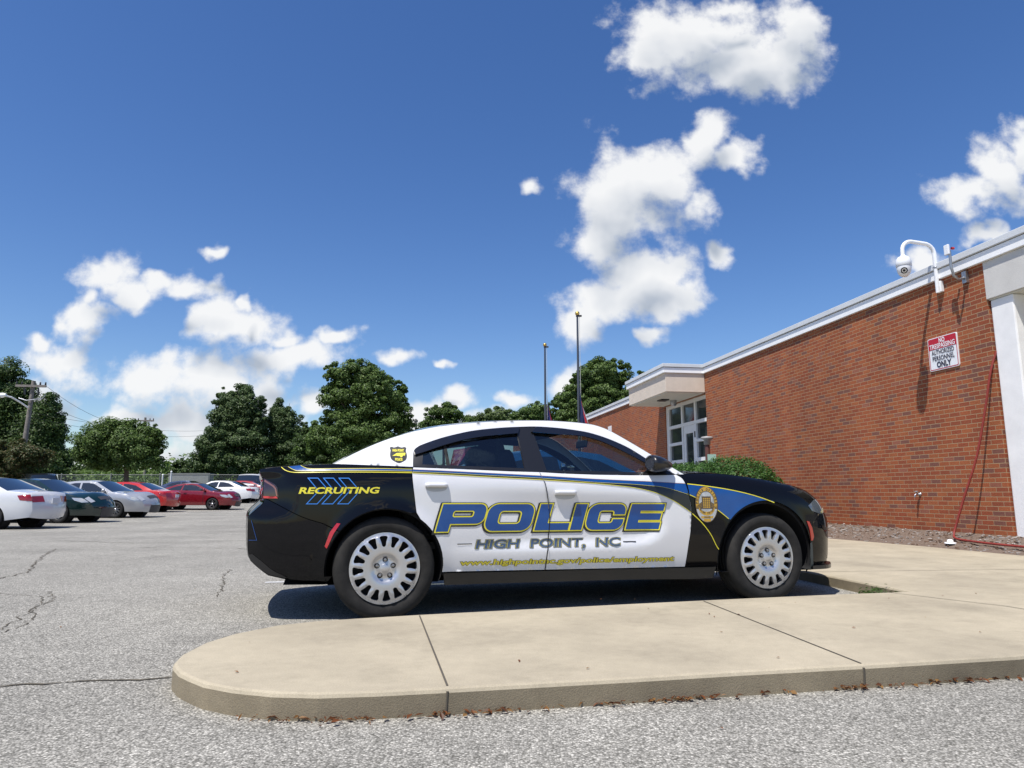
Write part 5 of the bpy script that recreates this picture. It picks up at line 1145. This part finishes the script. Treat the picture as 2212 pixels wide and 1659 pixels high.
def make_wheel():
    root = MB(); r = .352; w = .235
    pr = [(.225, .06), (.238, .012), (.246, .004), (.258, .0), (.272, -.008), (.296, -.012), (.318, -.008), (.334, .002), (.344, .014), (.3505, .030), (r, .05)]
    for gq in (.075, .115, .155): pr += [(r, gq-.005), (r-.008, gq-.003), (r-.008, gq+.003), (r, gq+.005)]
    pr += [(.3505, w-.03), (.334, w), (.296, w+.008), (.24, w)]
    root.lathe(pr, (0, 0, 0), 'Y', 96)
    root.v = [(x, y, max(z, -.3445)) for x, y, z in root.v]
    q = MB(); outer = [(.2425*math.cos(t), .2425*math.sin(t)) for t in np.linspace(0, 2*math.pi, 121)[:-1]]
    slots = [slot(k) for k in range(NS)]
    RV, T, loops = tri2d(outer, slots, .0125)
    rad = np.hypot(RV[:, 0], RV[:, 1]); ang = np.arctan2(RV[:, 1], RV[:, 0]); d = np.array([cover_depth(x) for x in rad])
    sp = np.abs(np.cos(ang*NS/2))                                       # ridge along the middle of each spoke
    d = d + .007*np.clip((rad-.15)/.02, 0, 1)*np.clip((.226-rad)/.012, 0, 1)*np.clip(sp*3.2-2.2, 0, 1)
    vs = [(x, -dd, z) for (x, z), dd in zip(RV, d)]; q.add(vs, [tuple(t) for t in T], 0, True)
    for l in loops:
        m = len(l); vv = [vs[i] for i in l] + [(vs[i][0]*.985 if l is not loops[0] else vs[i][0], vs[i][1]+.028, vs[i][2]*.985 if l is not loops[0] else vs[i][2]) for i in l]
        qq = [(i, m+i, m+(i+1) % m, (i+1) % m) for i in range(m)]; q.add(vv, qq, 0, False)
    q.lathe([(.0, -.0065), (.028, -.007), (.033, -.004), (.033, .006)], (0, 0, 0), 'Y', 24)
    steel = MB(); steel.lathe([(.001, .05), (.15, .05), (.20, .06), (.236, .03)], (0, 0, 0), 'Y', 40)
    lugs = []
    for k in range(5):
        a = R(90 + 72*k); cx_, cz_ = .058*math.cos(a), .058*math.sin(a); lg = MB()
        lg.lathe([(.0175, -.0062), (.0185, -.010), (.0165, -.012), (.0145, -.004)], (cx_, 0, cz_), 'Y', 16, 1); lg.lathe([(.0145, -.0065), (.001, -.0065)], (cx_, 0, cz_), 'Y', 12, 1)
        lg.lathe([(.0115, -.0066), (.0115, -.016), (.009, -.021), (.001, -.0225)], (cx_, 0, cz_), 'Y', 6, 0, False); lugs.append(lg)
    return root, q, steel, lugs
wr, wc, wsx, wl_ = make_wheel()
wheel = wr.build('wheel', tyrem, pc); wcv = wc.build('wheel_cover', coverm, wheel); wst = wsx.build('steel_disc', M['black'], wheel)
lugo = [l.build('lug_nut', [lugm, sockm], wheel) for l in wl_]
for l in lugo: l.location = (0, .001, 0)
wheel.location = (-WB, -.92, .345); wheel.rotation_euler = (0, 0, 0)
wcv.rotation_euler = (0, R(7), 0); wcv.location = (0, -.004, 0)
def dup_wheel(x, y, rz):
    w2 = wheel.copy(); COL.objects.link(w2); w2.parent = pc; w2.location = (x, y, .345); w2.rotation_euler = (0, 0, rz)
    for ch in [wcv, wst] + lugo: c2 = ch.copy(); COL.objects.link(c2); c2.parent = w2
    return w2
dup_wheel(WB, -.92, 0); dup_wheel(WB, .92, math.pi); dup_wheel(-WB, .92, math.pi)

# ------------------------------------------------------------------ livery: thin films laid on the skin
def film(name, m, tris, off, parent=pc, maxe=.03):
    """tris: [(verts2d, faces)] in side view (x, z) -> a film lying `off` above the right-hand skin."""
    bm = bmesh.new()
    for v, f in tris:
        bv = [bm.verts.new((x, 0, z)) for x, z in v]
        for t in f:
            try: bm.faces.new([bv[i] for i in t])
            except ValueError: pass
    bmesh.ops.triangulate(bm, faces=bm.faces)
    for _ in range(4):
        E_ = [e for e in bm.edges if e.calc_length() > maxe]
        if not E_: break
        bmesh.ops.subdivide_edges(bm, edges=E_, cuts=1); bmesh.ops.triangulate(bm, faces=bm.faces)
    co = np.array([v.co[:] for v in bm.verts]); y = -(S(co[:, 0], co[:, 2]) + off)
    for v, yy in zip(bm.verts, y): v.co.y = yy
    bm.normal_update()
    for f in bm.faces:
        if f.normal.y > 0: f.normal_flip()
        f.smooth = True
    me = bpy.data.meshes.new(name); bm.to_mesh(me); bm.free(); me.materials.append(m); o = bpy.data.objects.new(name, me); COL.objects.link(o); o.parent = parent; return o
def pol(poly, holes=(), step=.05):
    RV, T, _ = tri2d(poly, list(holes), step, None); return ([tuple(v) for v in RV], [tuple(t) for t in T])
def line2(pts, w, closed=False, taper=False):
    P = [np.array(p) for p in pts]; n = len(P); Lf, Rt = [], []
    for i in range(n):
        a = P[(i-1) % n] if closed or i else P[i]; c = P[(i+1) % n] if closed or i < n-1 else P[i]
        e1 = P[i]-a; e2 = c-P[i]; e1 = e1/np.hypot(*e1) if np.hypot(*e1) > 1e-9 else e2/np.hypot(*e2); e2 = e2/np.hypot(*e2) if np.hypot(*e2) > 1e-9 else e1
        nn = np.array([-(e1[1]+e2[1]), e1[0]+e2[0]]); nn = nn/np.hypot(*nn); k = w/2/max(.4, nn @ np.array([-e1[1], e1[0]])); Lf.append(tuple(P[i]+nn*k)); Rt.append(tuple(P[i]-nn*k))
    m = n if closed else n-1
    return (Lf+Rt, [(i, n+i, n+(i+1) % n, (i+1) % n) for i in range(m)])
L1, L2, L3, L4 = .0030, .0042, .0054, .0066
# long side stripe: blue with thin yellow edges over black, from the trunk to the front arch
bu = smooth_line([(-2.12,1.052),(-2.09,1.036),(-2.04,1.027),(-1.835,1.029),(-1.60,1.031),(-1.352,1.028)], 5); bo_ = smooth_line([(-2.206,1.042),(-2.167,1.021),(-2.115,1.011),(-1.891,1.013),(-1.60,1.014),(-1.353,1.012)], 5); yo_ = smooth_line([(-2.251,1.040),(-2.222,1.017),(-2.177,1.003),(-2.1,1.000),(-1.891,1.003),(-1.60,1.004),(-1.353,1.002)], 5)
film('stripe', vblue, [pol(bo_ + bu[::-1])], L2)
film('stripe_edge', vyel, [line2(bu, .0028), line2(bo_, .0025), line2(yo_, .0045)], L3)
du_ = smooth_line([(-1.349,1.026),(-1.063,1.016),(-.794,1.005),(-.387,.988),(.054,.966),(.503,.949),(.687,.940),(.812,.934)], 5)
dl_ = smooth_line([(-1.349,1.010),(-1.064,1.001),(-.796,.988),(-.39,.970),(.049,.941),(.346,.928),(.498,.917),(.60,.908),(.69,.889),(.829,.849)], 5)
dk_ = smooth_line([(-1.349,1.001),(-1.065,.989),(-.797,.976),(-.392,.958),(.048,.932),(.30,.909),(.40,.896),(.505,.874),(.591,.847),(.695,.802),(.78,.752),(.847,.708)], 5)
door_front = [p for p in FDF if .70 < p[1] < .945]
film('stripe', vblk, [pol(dk_ + [(.846,.72),(.846,.755),(.836,.834),(.828,.866)] + dl_[::-1][2:])], L1)
film('stripe', vblue, [pol(dl_[:-1] + [(.829,.862),(.817,.925)] + du_[::-1])], L2)
film('stripe_edge', vyel, [line2(dl_, .0018), line2(dk_, .0032)], L3)
film('stripe_edge', mat('vinyl_brown', (.30, .16, .10), .4), [line2(du_, .0025)], L3)
fu_ = smooth_line([(.832,.932),(.961,.919),(1.14,.896),(1.322,.863),(1.476,.824),(1.60,.783)], 5)
fl_ = smooth_line([(.840,.846),(.888,.826),(.98,.782),(1.082,.725),(1.172,.657)], 5)
arc_b = [(WB+(FA+.004)*math.cos(R(a)), .345+(FA+.004)*math.sin(R(a))) for a in np.linspace(138, 81, 16)]
film('stripe', vblue, [pol(fl_ + arc_b + fu_[::-1][1:])], L2)
film('stripe_edge', vyel, [line2(fu_, .0065), line2(fl_, .006)], L3)
fy_ = smooth_line([(.855,.700),(.934,.629),(1.007,.540),(1.055,.455),(1.079,.42)], 5); film('stripe_edge', vyel, [line2(fy_, .0065)], L2)
# POLICE
def rr_(x0, y0, x1, y1, r, n=6, rev=False):
    p = rrect(x0, y0, x1, y1, r, n); return p[::-1] if rev else p
def arc_(cx, cy, r, a0, a1, n=6): return [(cx + r*math.cos(R(a0+(a1-a0)*i/n)), cy + r*math.sin(R(a0+(a1-a0)*i/n))) for i in range(n+1)]
ST, BR = .44, .285
LET = []
LET.append(([(0,0),(ST,0),(ST,.27)] + arc_(1.30,.53,.26,-90,0) + arc_(1.30,.74,.26,0,90) + [(0,1)], [rr_(ST,.53,1.14,.745,.07)], 0))
LET.append((rr_(0,0,1.66,1,.34,8), [rr_(ST,.27,1.66-ST,.73,.12)], 1.62))
LET.append(([(0,0),(1.24,0),(1.24,BR),(ST,BR),(ST,1),(0,1)], [], 3.44))
LET.append(([(0,0),(ST,0),(ST,1),(0,1)], [], 4.74))
LET.append((arc_(.34,.34,.34,180,270,8) + arc_(1.10,.32,.32,-90,0,8) + [(1.42,.42),(.99,.42)] + arc_(.90,.36,.09,0,-90,4) + arc_(ST+.10,.37,.10,270,180,4) + arc_(ST+.10,.63,.10,180,90,4) + arc_(.90,.64,.09,90,0,4) + [(.99,.58),(1.42,.58)] + arc_(1.10,.68,.32,0,90,8) + arc_(.34,.66,.34,90,180,8), [], 5.27))
LET.append(([(0,0),(1.28,0),(1.28,BR),(ST,BR),(ST,.36),(1.24,.36),(1.24,.64),(ST,.64),(ST,.715),(1.28,.715),(1.28,1),(0,1)], [], 6.84))
def curve_mesh(loops, off):
    cu = bpy.data.curves.new('g', 'CURVE'); cu.dimensions = '2D'; cu.fill_mode = 'BOTH'; cu.offset = off
    for l in loops:
        sp_ = cu.splines.new('POLY'); sp_.points.add(len(l)-1); sp_.use_cyclic_u = True
        for p, c in zip(sp_.points, l): p.co = (*c, 0, 1)
    o = bpy.data.objects.new('g', cu); COL.objects.link(o); me = bpy.data.meshes.new_from_object(o.evaluated_get(bpy.context.evaluated_depsgraph_get()))
    v = [(p.co.x, p.co.y) for p in me.vertices]; fcs = [tuple(p.vertices) for p in me.polygons]
    bpy.data.objects.remove(o); bpy.data.curves.remove(cu); bpy.data.meshes.remove(me); return v, fcs
def offset_loop(l, d):
    return inset(l, -d)
def ccw_(l, want=True):
    A = np.array(l); a = np.sum(A[:, 0]*np.roll(A[:, 1], -1) - np.roll(A[:, 0], -1)*A[:, 1]); return l if (a > 0) == want else l[::-1]
PH, PX, PZ, PWS, SH_ = .196, -1.188, .5865, 1.756/8.12, .30
def place_let(v): return [(PX + x*PWS + y*SH_*PH, PZ + y*PH - .006*(x/8.12)) for x, y in v]
for nm, m_, d, sh_, off in (('lettering_shadow', vblk, .062, (-.028, -.03), L2), ('lettering_outline', vyel, .030, (0, 0), L3), ('lettering', vblue, -.012, (0, 0), L4)):
    tr3 = []
    for lp, hs_, x0 in LET:
        out = [( (x + x0 + sh_[0]), y + sh_[1]) for x, y in offset_loop(ccw_(lp), d)]; hh = [[(x + x0 + sh_[0], y + sh_[1]) for x, y in offset_loop(ccw_(h), -d)] for h in hs_]
        v, f = pol(out, hh, .3); tr3.append((place_let(v), f))
    film(nm, m_, tr3, off)
film('lettering_shadow', vblk, [( [ (x, z) for x, z in place_let([(a + x0, b2) for a, b2 in pol(offset_loop(ccw_(lp), .052), [offset_loop(ccw_(h), -.052) for h in hs_], .3)[0]]) ], pol(offset_loop(ccw_(lp), .052), [offset_loop(ccw_(h), -.052) for h in hs_], .3)[1]) for lp, hs_, x0 in LET], L2 + .0004)
def words(nm, s, x0, x1, z0, z1, zend, shear, m, off, foff, parent=pc, size=1., ref='H'):
    """Text fitted between x0 and x1 with its capitals from z0 to z1; baseline ends at zend."""
    v, f = text_mesh(s, size, 0, 'LEFT'); vo_, fo = text_mesh(s, size, foff, 'LEFT'); hv_, _ = text_mesh(ref, size, 0, 'LEFT'); cap = max(p[1] for p in hv_)
    mn, mx_ = min(p[0] for p in v), max(p[0] for p in v); k = (x1-x0-shear*(z1-z0)*0)/(mx_-mn); kz = (z1-z0)/cap
    return film(nm, m, [([(x0 + (x-mn)*k + shear*y*kz, z0 + y*kz + (zend-z0)*(x-mn)/(mx_-mn)) for x, y in vo_], fo)], off, parent)
for dz_, m_, off, fo in ((0, vblk, L1, .070), (0, mat('vinyl_olive', (.42, .38, .10), .45), L2, .052), (0, mat('vinyl_slate', (.045, .075, .14), .4), L3, .024)):
    words('lettering', 'HIGH  POINT,  NC', -.885, .235, .468, .523, .466, .25, m_, off, fo)
film('lettering_rule', vblk, [line2([(-1.022,.4985),(-.913,.4985)], .006), line2([(.27,.493),(.375,.4925)], .006)], L2)
for m_, off, fo in ((vblk, L1, .065), (mat('vinyl_gold', (.58, .50, .03), .4, coat=.4), L2, .030)):
    words('lettering', 'www.highpointnc.gov/police/employment', -.998, .690, .350, .386, .340, .22, m_, off, fo)
words('lettering', 'RECRUITING', -2.120, -1.592, .855, .895, .858, .30, vblk, L2, .058); words('lettering', 'RECRUITING', -2.120, -1.592, .855, .895, .858, .30, vyel, L3, .032)
chb = mat('vinyl_light_blue', (.03, .20, .62), .4, coat=.3)
for k in range(3):
    d = .1035*k; film('chevron', chb, [line2([(-2.065+d,.961),(-1.999+d,.961),(-1.922+d,.873),(-1.997+d,.785),(-2.067+d,.785),(-1.990+d,.873)], .0055, True)], L1)
film('rear_triangle', vblue, [line2([(-2.43,.672),(-2.385,.540),(-2.44,.538)], .003)], L1)
# badge on the fender
bx, bz, bw, bh = .982, .771, .098, .141
def ell(cx, cz, a, b, n=40, a0=0, a1=360): return [(cx + a*math.cos(R(a0+(a1-a0)*i/n)), cz + b*math.sin(R(a0+(a1-a0)*i/n))) for i in range(n + (0 if a1-a0 == 360 else 1))]
bsil = mat('badge_silver', (.50, .51, .50), .4, .3, noise_amt=.25, noise_scale=30); bgold = mat('badge_gold', (.55, .33, .05), .35, .2, noise_amt=.15, noise_scale=40); bbrn = mat('badge_brown', (.10, .07, .04), .5)
bad = film('badge', bsil, [pol(ell(bx, bz, bw, bh), [], .04)], L4)
ring = ell(bx, bz+.012, bw*.98, bh*.90, 30, 200, -20); ringi = ell(bx, bz+.016, bw*.70, bh*.62, 30, -20, 200)
film('badge_edge', bbrn, [line2(ell(bx, bz, bw*.985, bh*.99), .005, True), line2(ring + ringi, .004, True)], L4+.0012, bad); film('badge_band', bgold, [pol(ring + ringi, [], .04)], L4+.0008, bad)
def arc_text(s, cx, cz, a, b, a0, a1, h, m, flip=False):
    tr4 = []
    for i, ch in enumerate(s):
        if ch == ' ': continue
        t = R(a0 + (a1-a0)*(i+.5)/len(s)); px_, pz_ = cx + a*math.cos(t), cz + b*math.sin(t); rot = t - math.pi/2 if not flip else t + math.pi/2
        v, f = text_mesh(ch, h*1.4, .0012); c, q_ = math.cos(rot), math.sin(rot); tr4.append(([(px_ + x*.9*c - y*q_, pz_ + x*.9*q_ + y*c) for x, y in v], f))
    film('badge_lettering', m, tr4, L4+.0018, bad)
arc_text('POLICE OFFICER', bx, bz+.013, bw*.78, bh*.69, 188, -8, .017, bbrn)
bl2 = []
for i in range(4):
    for j in range(5):
        bl2.append(pol([(bx-.030+i*.0165, bz-.028+j*.0165),(bx-.030+i*.0165+.0115, bz-.028+j*.0165),(bx-.030+i*.0165+.0115, bz-.016+j*.0165),(bx-.030+i*.0165, bz-.016+j*.0165)], [], .05))
film('badge_tower', bbrn, [pol([(bx-.04,bz-.035),(bx+.04,bz-.035),(bx+.04,bz+.062),(bx-.04,bz+.062)], [], .04), pol([(bx-.092,bz-.036),(bx-.04,bz-.036),(bx-.04,bz+.02),(bx-.088,bz-.01)], [], .04), pol([(bx+.04,bz-.036),(bx+.092,bz-.036),(bx+.088,bz-.01),(bx+.04,bz+.02)], [], .04)], L4+.0008, bad)
film('badge_windows', bgold, bl2 + [line2([(bx-.09,bz-.015-.009*k),(bx-.042,bz+.008-.012*k)], .002) for k in range(3)] + [line2([(bx+.09,bz-.015-.009*k),(bx+.042,bz+.008-.012*k)], .002) for k in range(3)], L4+.0014, bad)
film('badge_ribbon', bgold, [pol(ell(bx, bz-.005, bw*.80, bh*.58, 14, 208, 332) + ell(bx, bz+.012, bw*.80, bh*.50, 14, 332, 208), [], .04), pol([(bx-.055,bz-.092),(bx+.055,bz-.092),(bx+.048,bz-.108),(bx-.048,bz-.108)], [], .05), pol([(bx-.033,bz-.112),(bx+.033,bz-.112),(bx+.03,bz-.134),(bx-.03,bz-.134)], [], .05)], L4+.001, bad)
arc_text('HIGH POINT', bx, bz+.008, bw*.80, bh*.585, 215, 325, .0125, bbrn, True)
v_, f_ = text_mesh('POLICE', .016, .0006); film('badge_lettering', bbrn, [([(bx+x, bz-.1055+y) for x, y in v_], f_)], L4+.0018, bad)
# shield on the rear pillar
sx_, sz_ = -1.442, 1.137
shp = smooth_line([(-.060,.052),(-.045,.058),(-.030,.053),(-.015,.056),(0,.062),(.015,.056),(.030,.053),(.045,.058),(.060,.052)], 3) + smooth_line([(.054,.030),(.060,-.005),(.052,-.035),(.028,-.052),(0,-.064),(-.028,-.052),(-.052,-.035),(-.060,-.005),(-.054,.030)], 4)
shd = film('shield', vblk, [pol([(sx_+x, sz_+z) for x, z in shp], [], .03)], L2)
nc = [(-.046,-.012),(-.030,-.002),(-.012,.010),(.010,.012),(.050,.013),(.052,.006),(.044,.002),(.050,-.003),(.040,-.010),(.034,-.006),(.026,-.018),(.018,-.022),(.008,-.012),(-.006,-.013),(-.012,-.009),(-.028,-.011)]
film('shield_state', vyel, [pol([(sx_+x, sz_+z) for x, z in nc], [], .03)], L3, shd)
for s_, z_, w_ in (('HIGH POINT', .022, .082), ('POLICE', -.046, .052)):
    v_, f_ = text_mesh(s_, .026, .0012); k_ = w_/(max(p[0] for p in v_)-min(p[0] for p in v_)); film('shield_lettering', vyel, [([(sx_+x*k_, sz_+z_+y*1.0) for x, y in v_], f_)], L3, shd)
# seam where the doors meet
film('door_seal', M['black'], [line2([p for p in SPLIT if p[1] < .96], .0055)], .0085)
film('door_seal', M['steel'], [line2([(x-.004, z) for x, z in SPLIT if z > .72], .0022)], .0086)
# markers, lamps, handles, mirrors
sk('side_marker', [(-1.862,.655),(-1.838,.652),(-1.88,.585),(-1.915,.50),(-1.922,.485),(-1.936,.50),(-1.905,.595)], vred, off=.004, gap=0)
sk('side_marker', [(1.925,.632),(1.955,.625),(1.985,.575),(2.005,.50),(1.99,.47),(1.972,.47),(1.958,.55)], vredf, off=.006, gap=0)
TL = [(-2.368,.962),(-2.325,.940),(-2.285,.917),(-2.268,.895),(-2.257,.835),(-2.262,.820),(-2.36,.822),(-2.366,.88)]
tlm = mat('tail_smoke', (.03, .012, .014), .08, coat=1.0); tls = sk('taillight', TL, tlm, off=.003, gap=0)
sk('taillight', [(-2.362,.838),(-2.272,.836),(-2.262,.822),(-2.36,.823)], mat('tail_red', (.55, .015, .03), .15, coat=1.0), off=.007, gap=0); 
sk('taillight', [(-2.360,.952),(-2.325,.930),(-2.29,.908),(-2.276,.89),(-2.264,.838),(-2.272,.838),(-2.286,.886),(-2.30,.901),(-2.33,.920),(-2.362,.938)], mat('tail_copper', (.30, .13, .10), .2, .4, coat=1.0), off=.006, gap=0)
cross('taillight', REAR[26:34], [.06, .05], tlm, s0=-.97, s1=.97, off=.004); cross('taillight', REAR[25:27], [.062, .062], vred, s0=-.97, s1=.97, off=.008)
HL = [(1.96,.755),(2.05,.800),(2.14,.812),(2.19,.792),(2.218,.745),(2.220,.70),(2.12,.685),(2.0,.712)]
hlm = mat('headlight_smoke', (.10, .12, .14), .06, .2, coat=1.0); sk('headlight', HL, hlm, off=.004, gap=0); sk('headlight', [(2.12,.70),(2.205,.735),(2.212,.705),(2.13,.69)], mat('headlight_amber', (.45, .40, .16), .2, coat=1.0), off=.008, gap=0)
cross('headlight', NOSE[1:8], [.15, .19], hlm, s0=-.99, s1=-.66, off=.005, n=9); cross('headlight', NOSE[1:8], [.15, .19], hlm, s0=.66, s1=.99, off=.005, n=9)
def handle(x0, x1, zt_, zm, zb, parent, pm):
    xs_ = np.linspace(x0, x1, 13); q = MB(); rows = []
    q1 = MB(); cupp = [(x0+.006, zm)] + [(x0 + (x1-x0)*.5 + (x1-x0)*.47*math.cos(R(a)), zm + (zb-zm)*math.sin(R(-a))*-1*-1) for a in np.linspace(180, 360, 13)] + [(x1-.006, zm)]
    cupp = [(x0+.004, zm)] + [(.5*(x0+x1) + (x1-x0)*.48*math.cos(R(a)), zm - (zm-zb)*abs(math.sin(R(a)))**.7) for a in np.linspace(180, 360, 15)] + [(x1-.004, zm)]
    add_panel(q1, S, ccw_(cupp[1:-1]), [], .0012, .03, 0, None, -1); q1.build('handle_cup', mat('handle_cup_shade', (.46, .47, .48), .5), parent)  # flat half-lens patch; the cup's shade is put into its grey
    for x in xs_:
        row = []; e = min(1, (min(x-x0, x1-x)+.004)/.02)**.5
        for a in np.linspace(-90, 200, 12):
            zz = .5*(zt_+zm) + .5*(zt_-zm)*math.sin(R(a))*(.75+.25*e); yy = float(S(x, zz)) + .006 + (.020*math.cos(R(a)) + .012)*e; row.append((x, -yy, zz))
        rows.append(row)
    q.grid(rows, flip=False); q.grid([[p for p in rows[0]], [(rows[0][0][0], rows[0][0][1]+.01, .5*(zt_+zm))]*12]); q.grid([[p for p in rows[-1]], [(rows[-1][0][0], rows[-1][0][1]+.01, .5*(zt_+zm))]*12]); return q.build('door_handle', pm, parent)
handle(-1.262, -1.100, .932, .899, .868, RD, whitep_); handle(-.283, -.113, .881, .845, .811, FD, whitep_)
for s in (-1, 1):
    q = MB(); rows = []                                                # door mirror: a cone-shaped shell, wide end to the rear
    for t, rx_, rz_ in ((0, .001, .001), (.0, .080, .060), (.03, .088, .066), (.08, .084, .063), (.13, .070, .052), (.175, .048, .036), (.20, .03, .026), (.205, .001, .001)):
        rows.append([(.500 + t, s*(.945 + rx_*math.cos(a)*1.1 - t*.22), 1.092 - t*.08 + rz_*math.sin(a)) for a in np.linspace(0, 2*math.pi, 25)])
    q.grid(rows, flip=s > 0); mr_ = q.build('mirror', satin, pc)
    q = MB(); rows = []
    for t in np.linspace(0, 1, 6): rows.append([(.555 + .05*math.cos(a) + .01*t, s*(.80 + .11*t), 1.012 + .045*t + .018*math.sin(a)) for a in np.linspace(0, 2*math.pi, 13)])
    q.grid(rows, flip=s > 0); q.build('mirror_foot', satin, pc)
    q = MB(); q.add([(.497, s*(.945 + .075*math.cos(a)), 1.092 + .052*math.sin(a)) for a in np.linspace(0, 2*math.pi, 24)[:-1]], [tuple(range(23))]); q.build('mirror_glass', M['chrome'], mr_)
# spot lamp on the far pillar, cabin
q = MB(); q.lathe([(.001, -.09), (.05, -.085), (.075, -.05), (.08, 0), (.078, .02)], (.50, .86, 1.125), 'X', 20); q.tube([(.50, .86, 1.10), (.48, .78, 1.05)], .02, 8); sl_ = q.build('spot_lamp', M['chrome'], pc)
cab = mat('cabin_dark', (.012, .013, .014), .6, noise_amt=.2); seatm = mat('seat_cloth', (.018, .019, .021), .8, noise_amt=.25, noise_scale=30)
q = MB(); q.box(-1.55, -.70, .45, .75, .70, .50); q.build('cabin_floor', cab, pc)
q = MB(); q.box(.48, -.74, .62, .86, .74, .93); q.build('dashboard', cab, pc, bevel=.05)
for y0, nm_ in ((-.38, 'front_seat'), (.38, 'front_seat')):
    q = MB(); q.box(-.42, y0-.25, .50, .10, y0+.25, .68); Mx = Matrix.Rotation(R(-18), 3, 'Y'); q.obox((-.50, y0, .90), (.15, .48, .62), Mx); q.obox((-.60, y0, 1.21), (.10, .27, .16), Mx); q.build(nm_, seatm, pc, bevel=.05)
q = MB(); q.box(-1.30, -.66, .50, -.80, .66, .70); q.obox((-1.38, 0, .88), (.16, 1.3, .55), Matrix.Rotation(R(-22), 3, 'Y')); q.build('rear_seat', seatm, pc, bevel=.05)
q = MB(); q.box(-1.9, -.62, .98, -1.45, .62, 1.02); q.build('parcel_shelf', cab, pc)
q = MB(); q.box(-.66, -.60, .62, -.63, .60, 1.30); q.build('partition', glass_mat('partition_glass', (.45, .5, .52), .02, .12), pc)
q = MB(); cc = Vector((.34, .38, .93)); q.tube([cc + Matrix.Rotation(R(-25), 3, 'Y') @ Vector((0, .185*math.cos(t), .185*math.sin(t))) for t in np.linspace(0, 2*math.pi, 33)], .015, 8, caps=False); q.tube([cc, cc + Vector((.2, 0, -.1))], .05, 8); q.build('steering_wheel', cab, pc)
q = MB(); q.obox((.30, 0, 1.30), (.03, .24, .07), Matrix.Rotation(R(10), 3, 'Y')); q.build('rear_view_mirror', cab, pc, bevel=.015)
q = MB(); q.box(-1.05, -.60, 1.37, .05, .60, 1.385); q.build('headliner', mat('headliner_grey', (.10, .10, .10), .9), pc)
film('splash_flap', mat('flap_grey', (.09, .105, .10), .6), [pol([(1.957,.45),(1.983,.458),(2.005,.31),(2.03,.228),(1.985,.226),(1.957,.27)], [], .03)], .003)
q = MB(); ctr = [(x, -(float(S(x, .30)) + .045*float(sst(1.98, 2.2, x)))) for x in np.linspace(2.0, 2.30, 9)] + [(2.395, -.60), (2.455, -.42), (2.49, -.2)]; ctr = ctr + [(2.50, 0)] + [(x, -y) for x, y in ctr[::-1]]; poly_prism(q, ctr, .232, .262, 0, 0); q.build('splitter', satin, pc, .006)
q = MB(); q.box(.80, -.66, .985, .98, .66, 1.005); q.build('cowl', satin, pc)
film('bumper_valance', satin, [pol(smooth_line([(-2.44,.44),(-2.42,.405),(-2.36,.352),(-2.28,.308),(-2.17,.287)], 4) + smooth_line([(-2.19,.30),(-2.27,.34),(-2.34,.395),(-2.41,.445)], 4), [], .03)], .003)
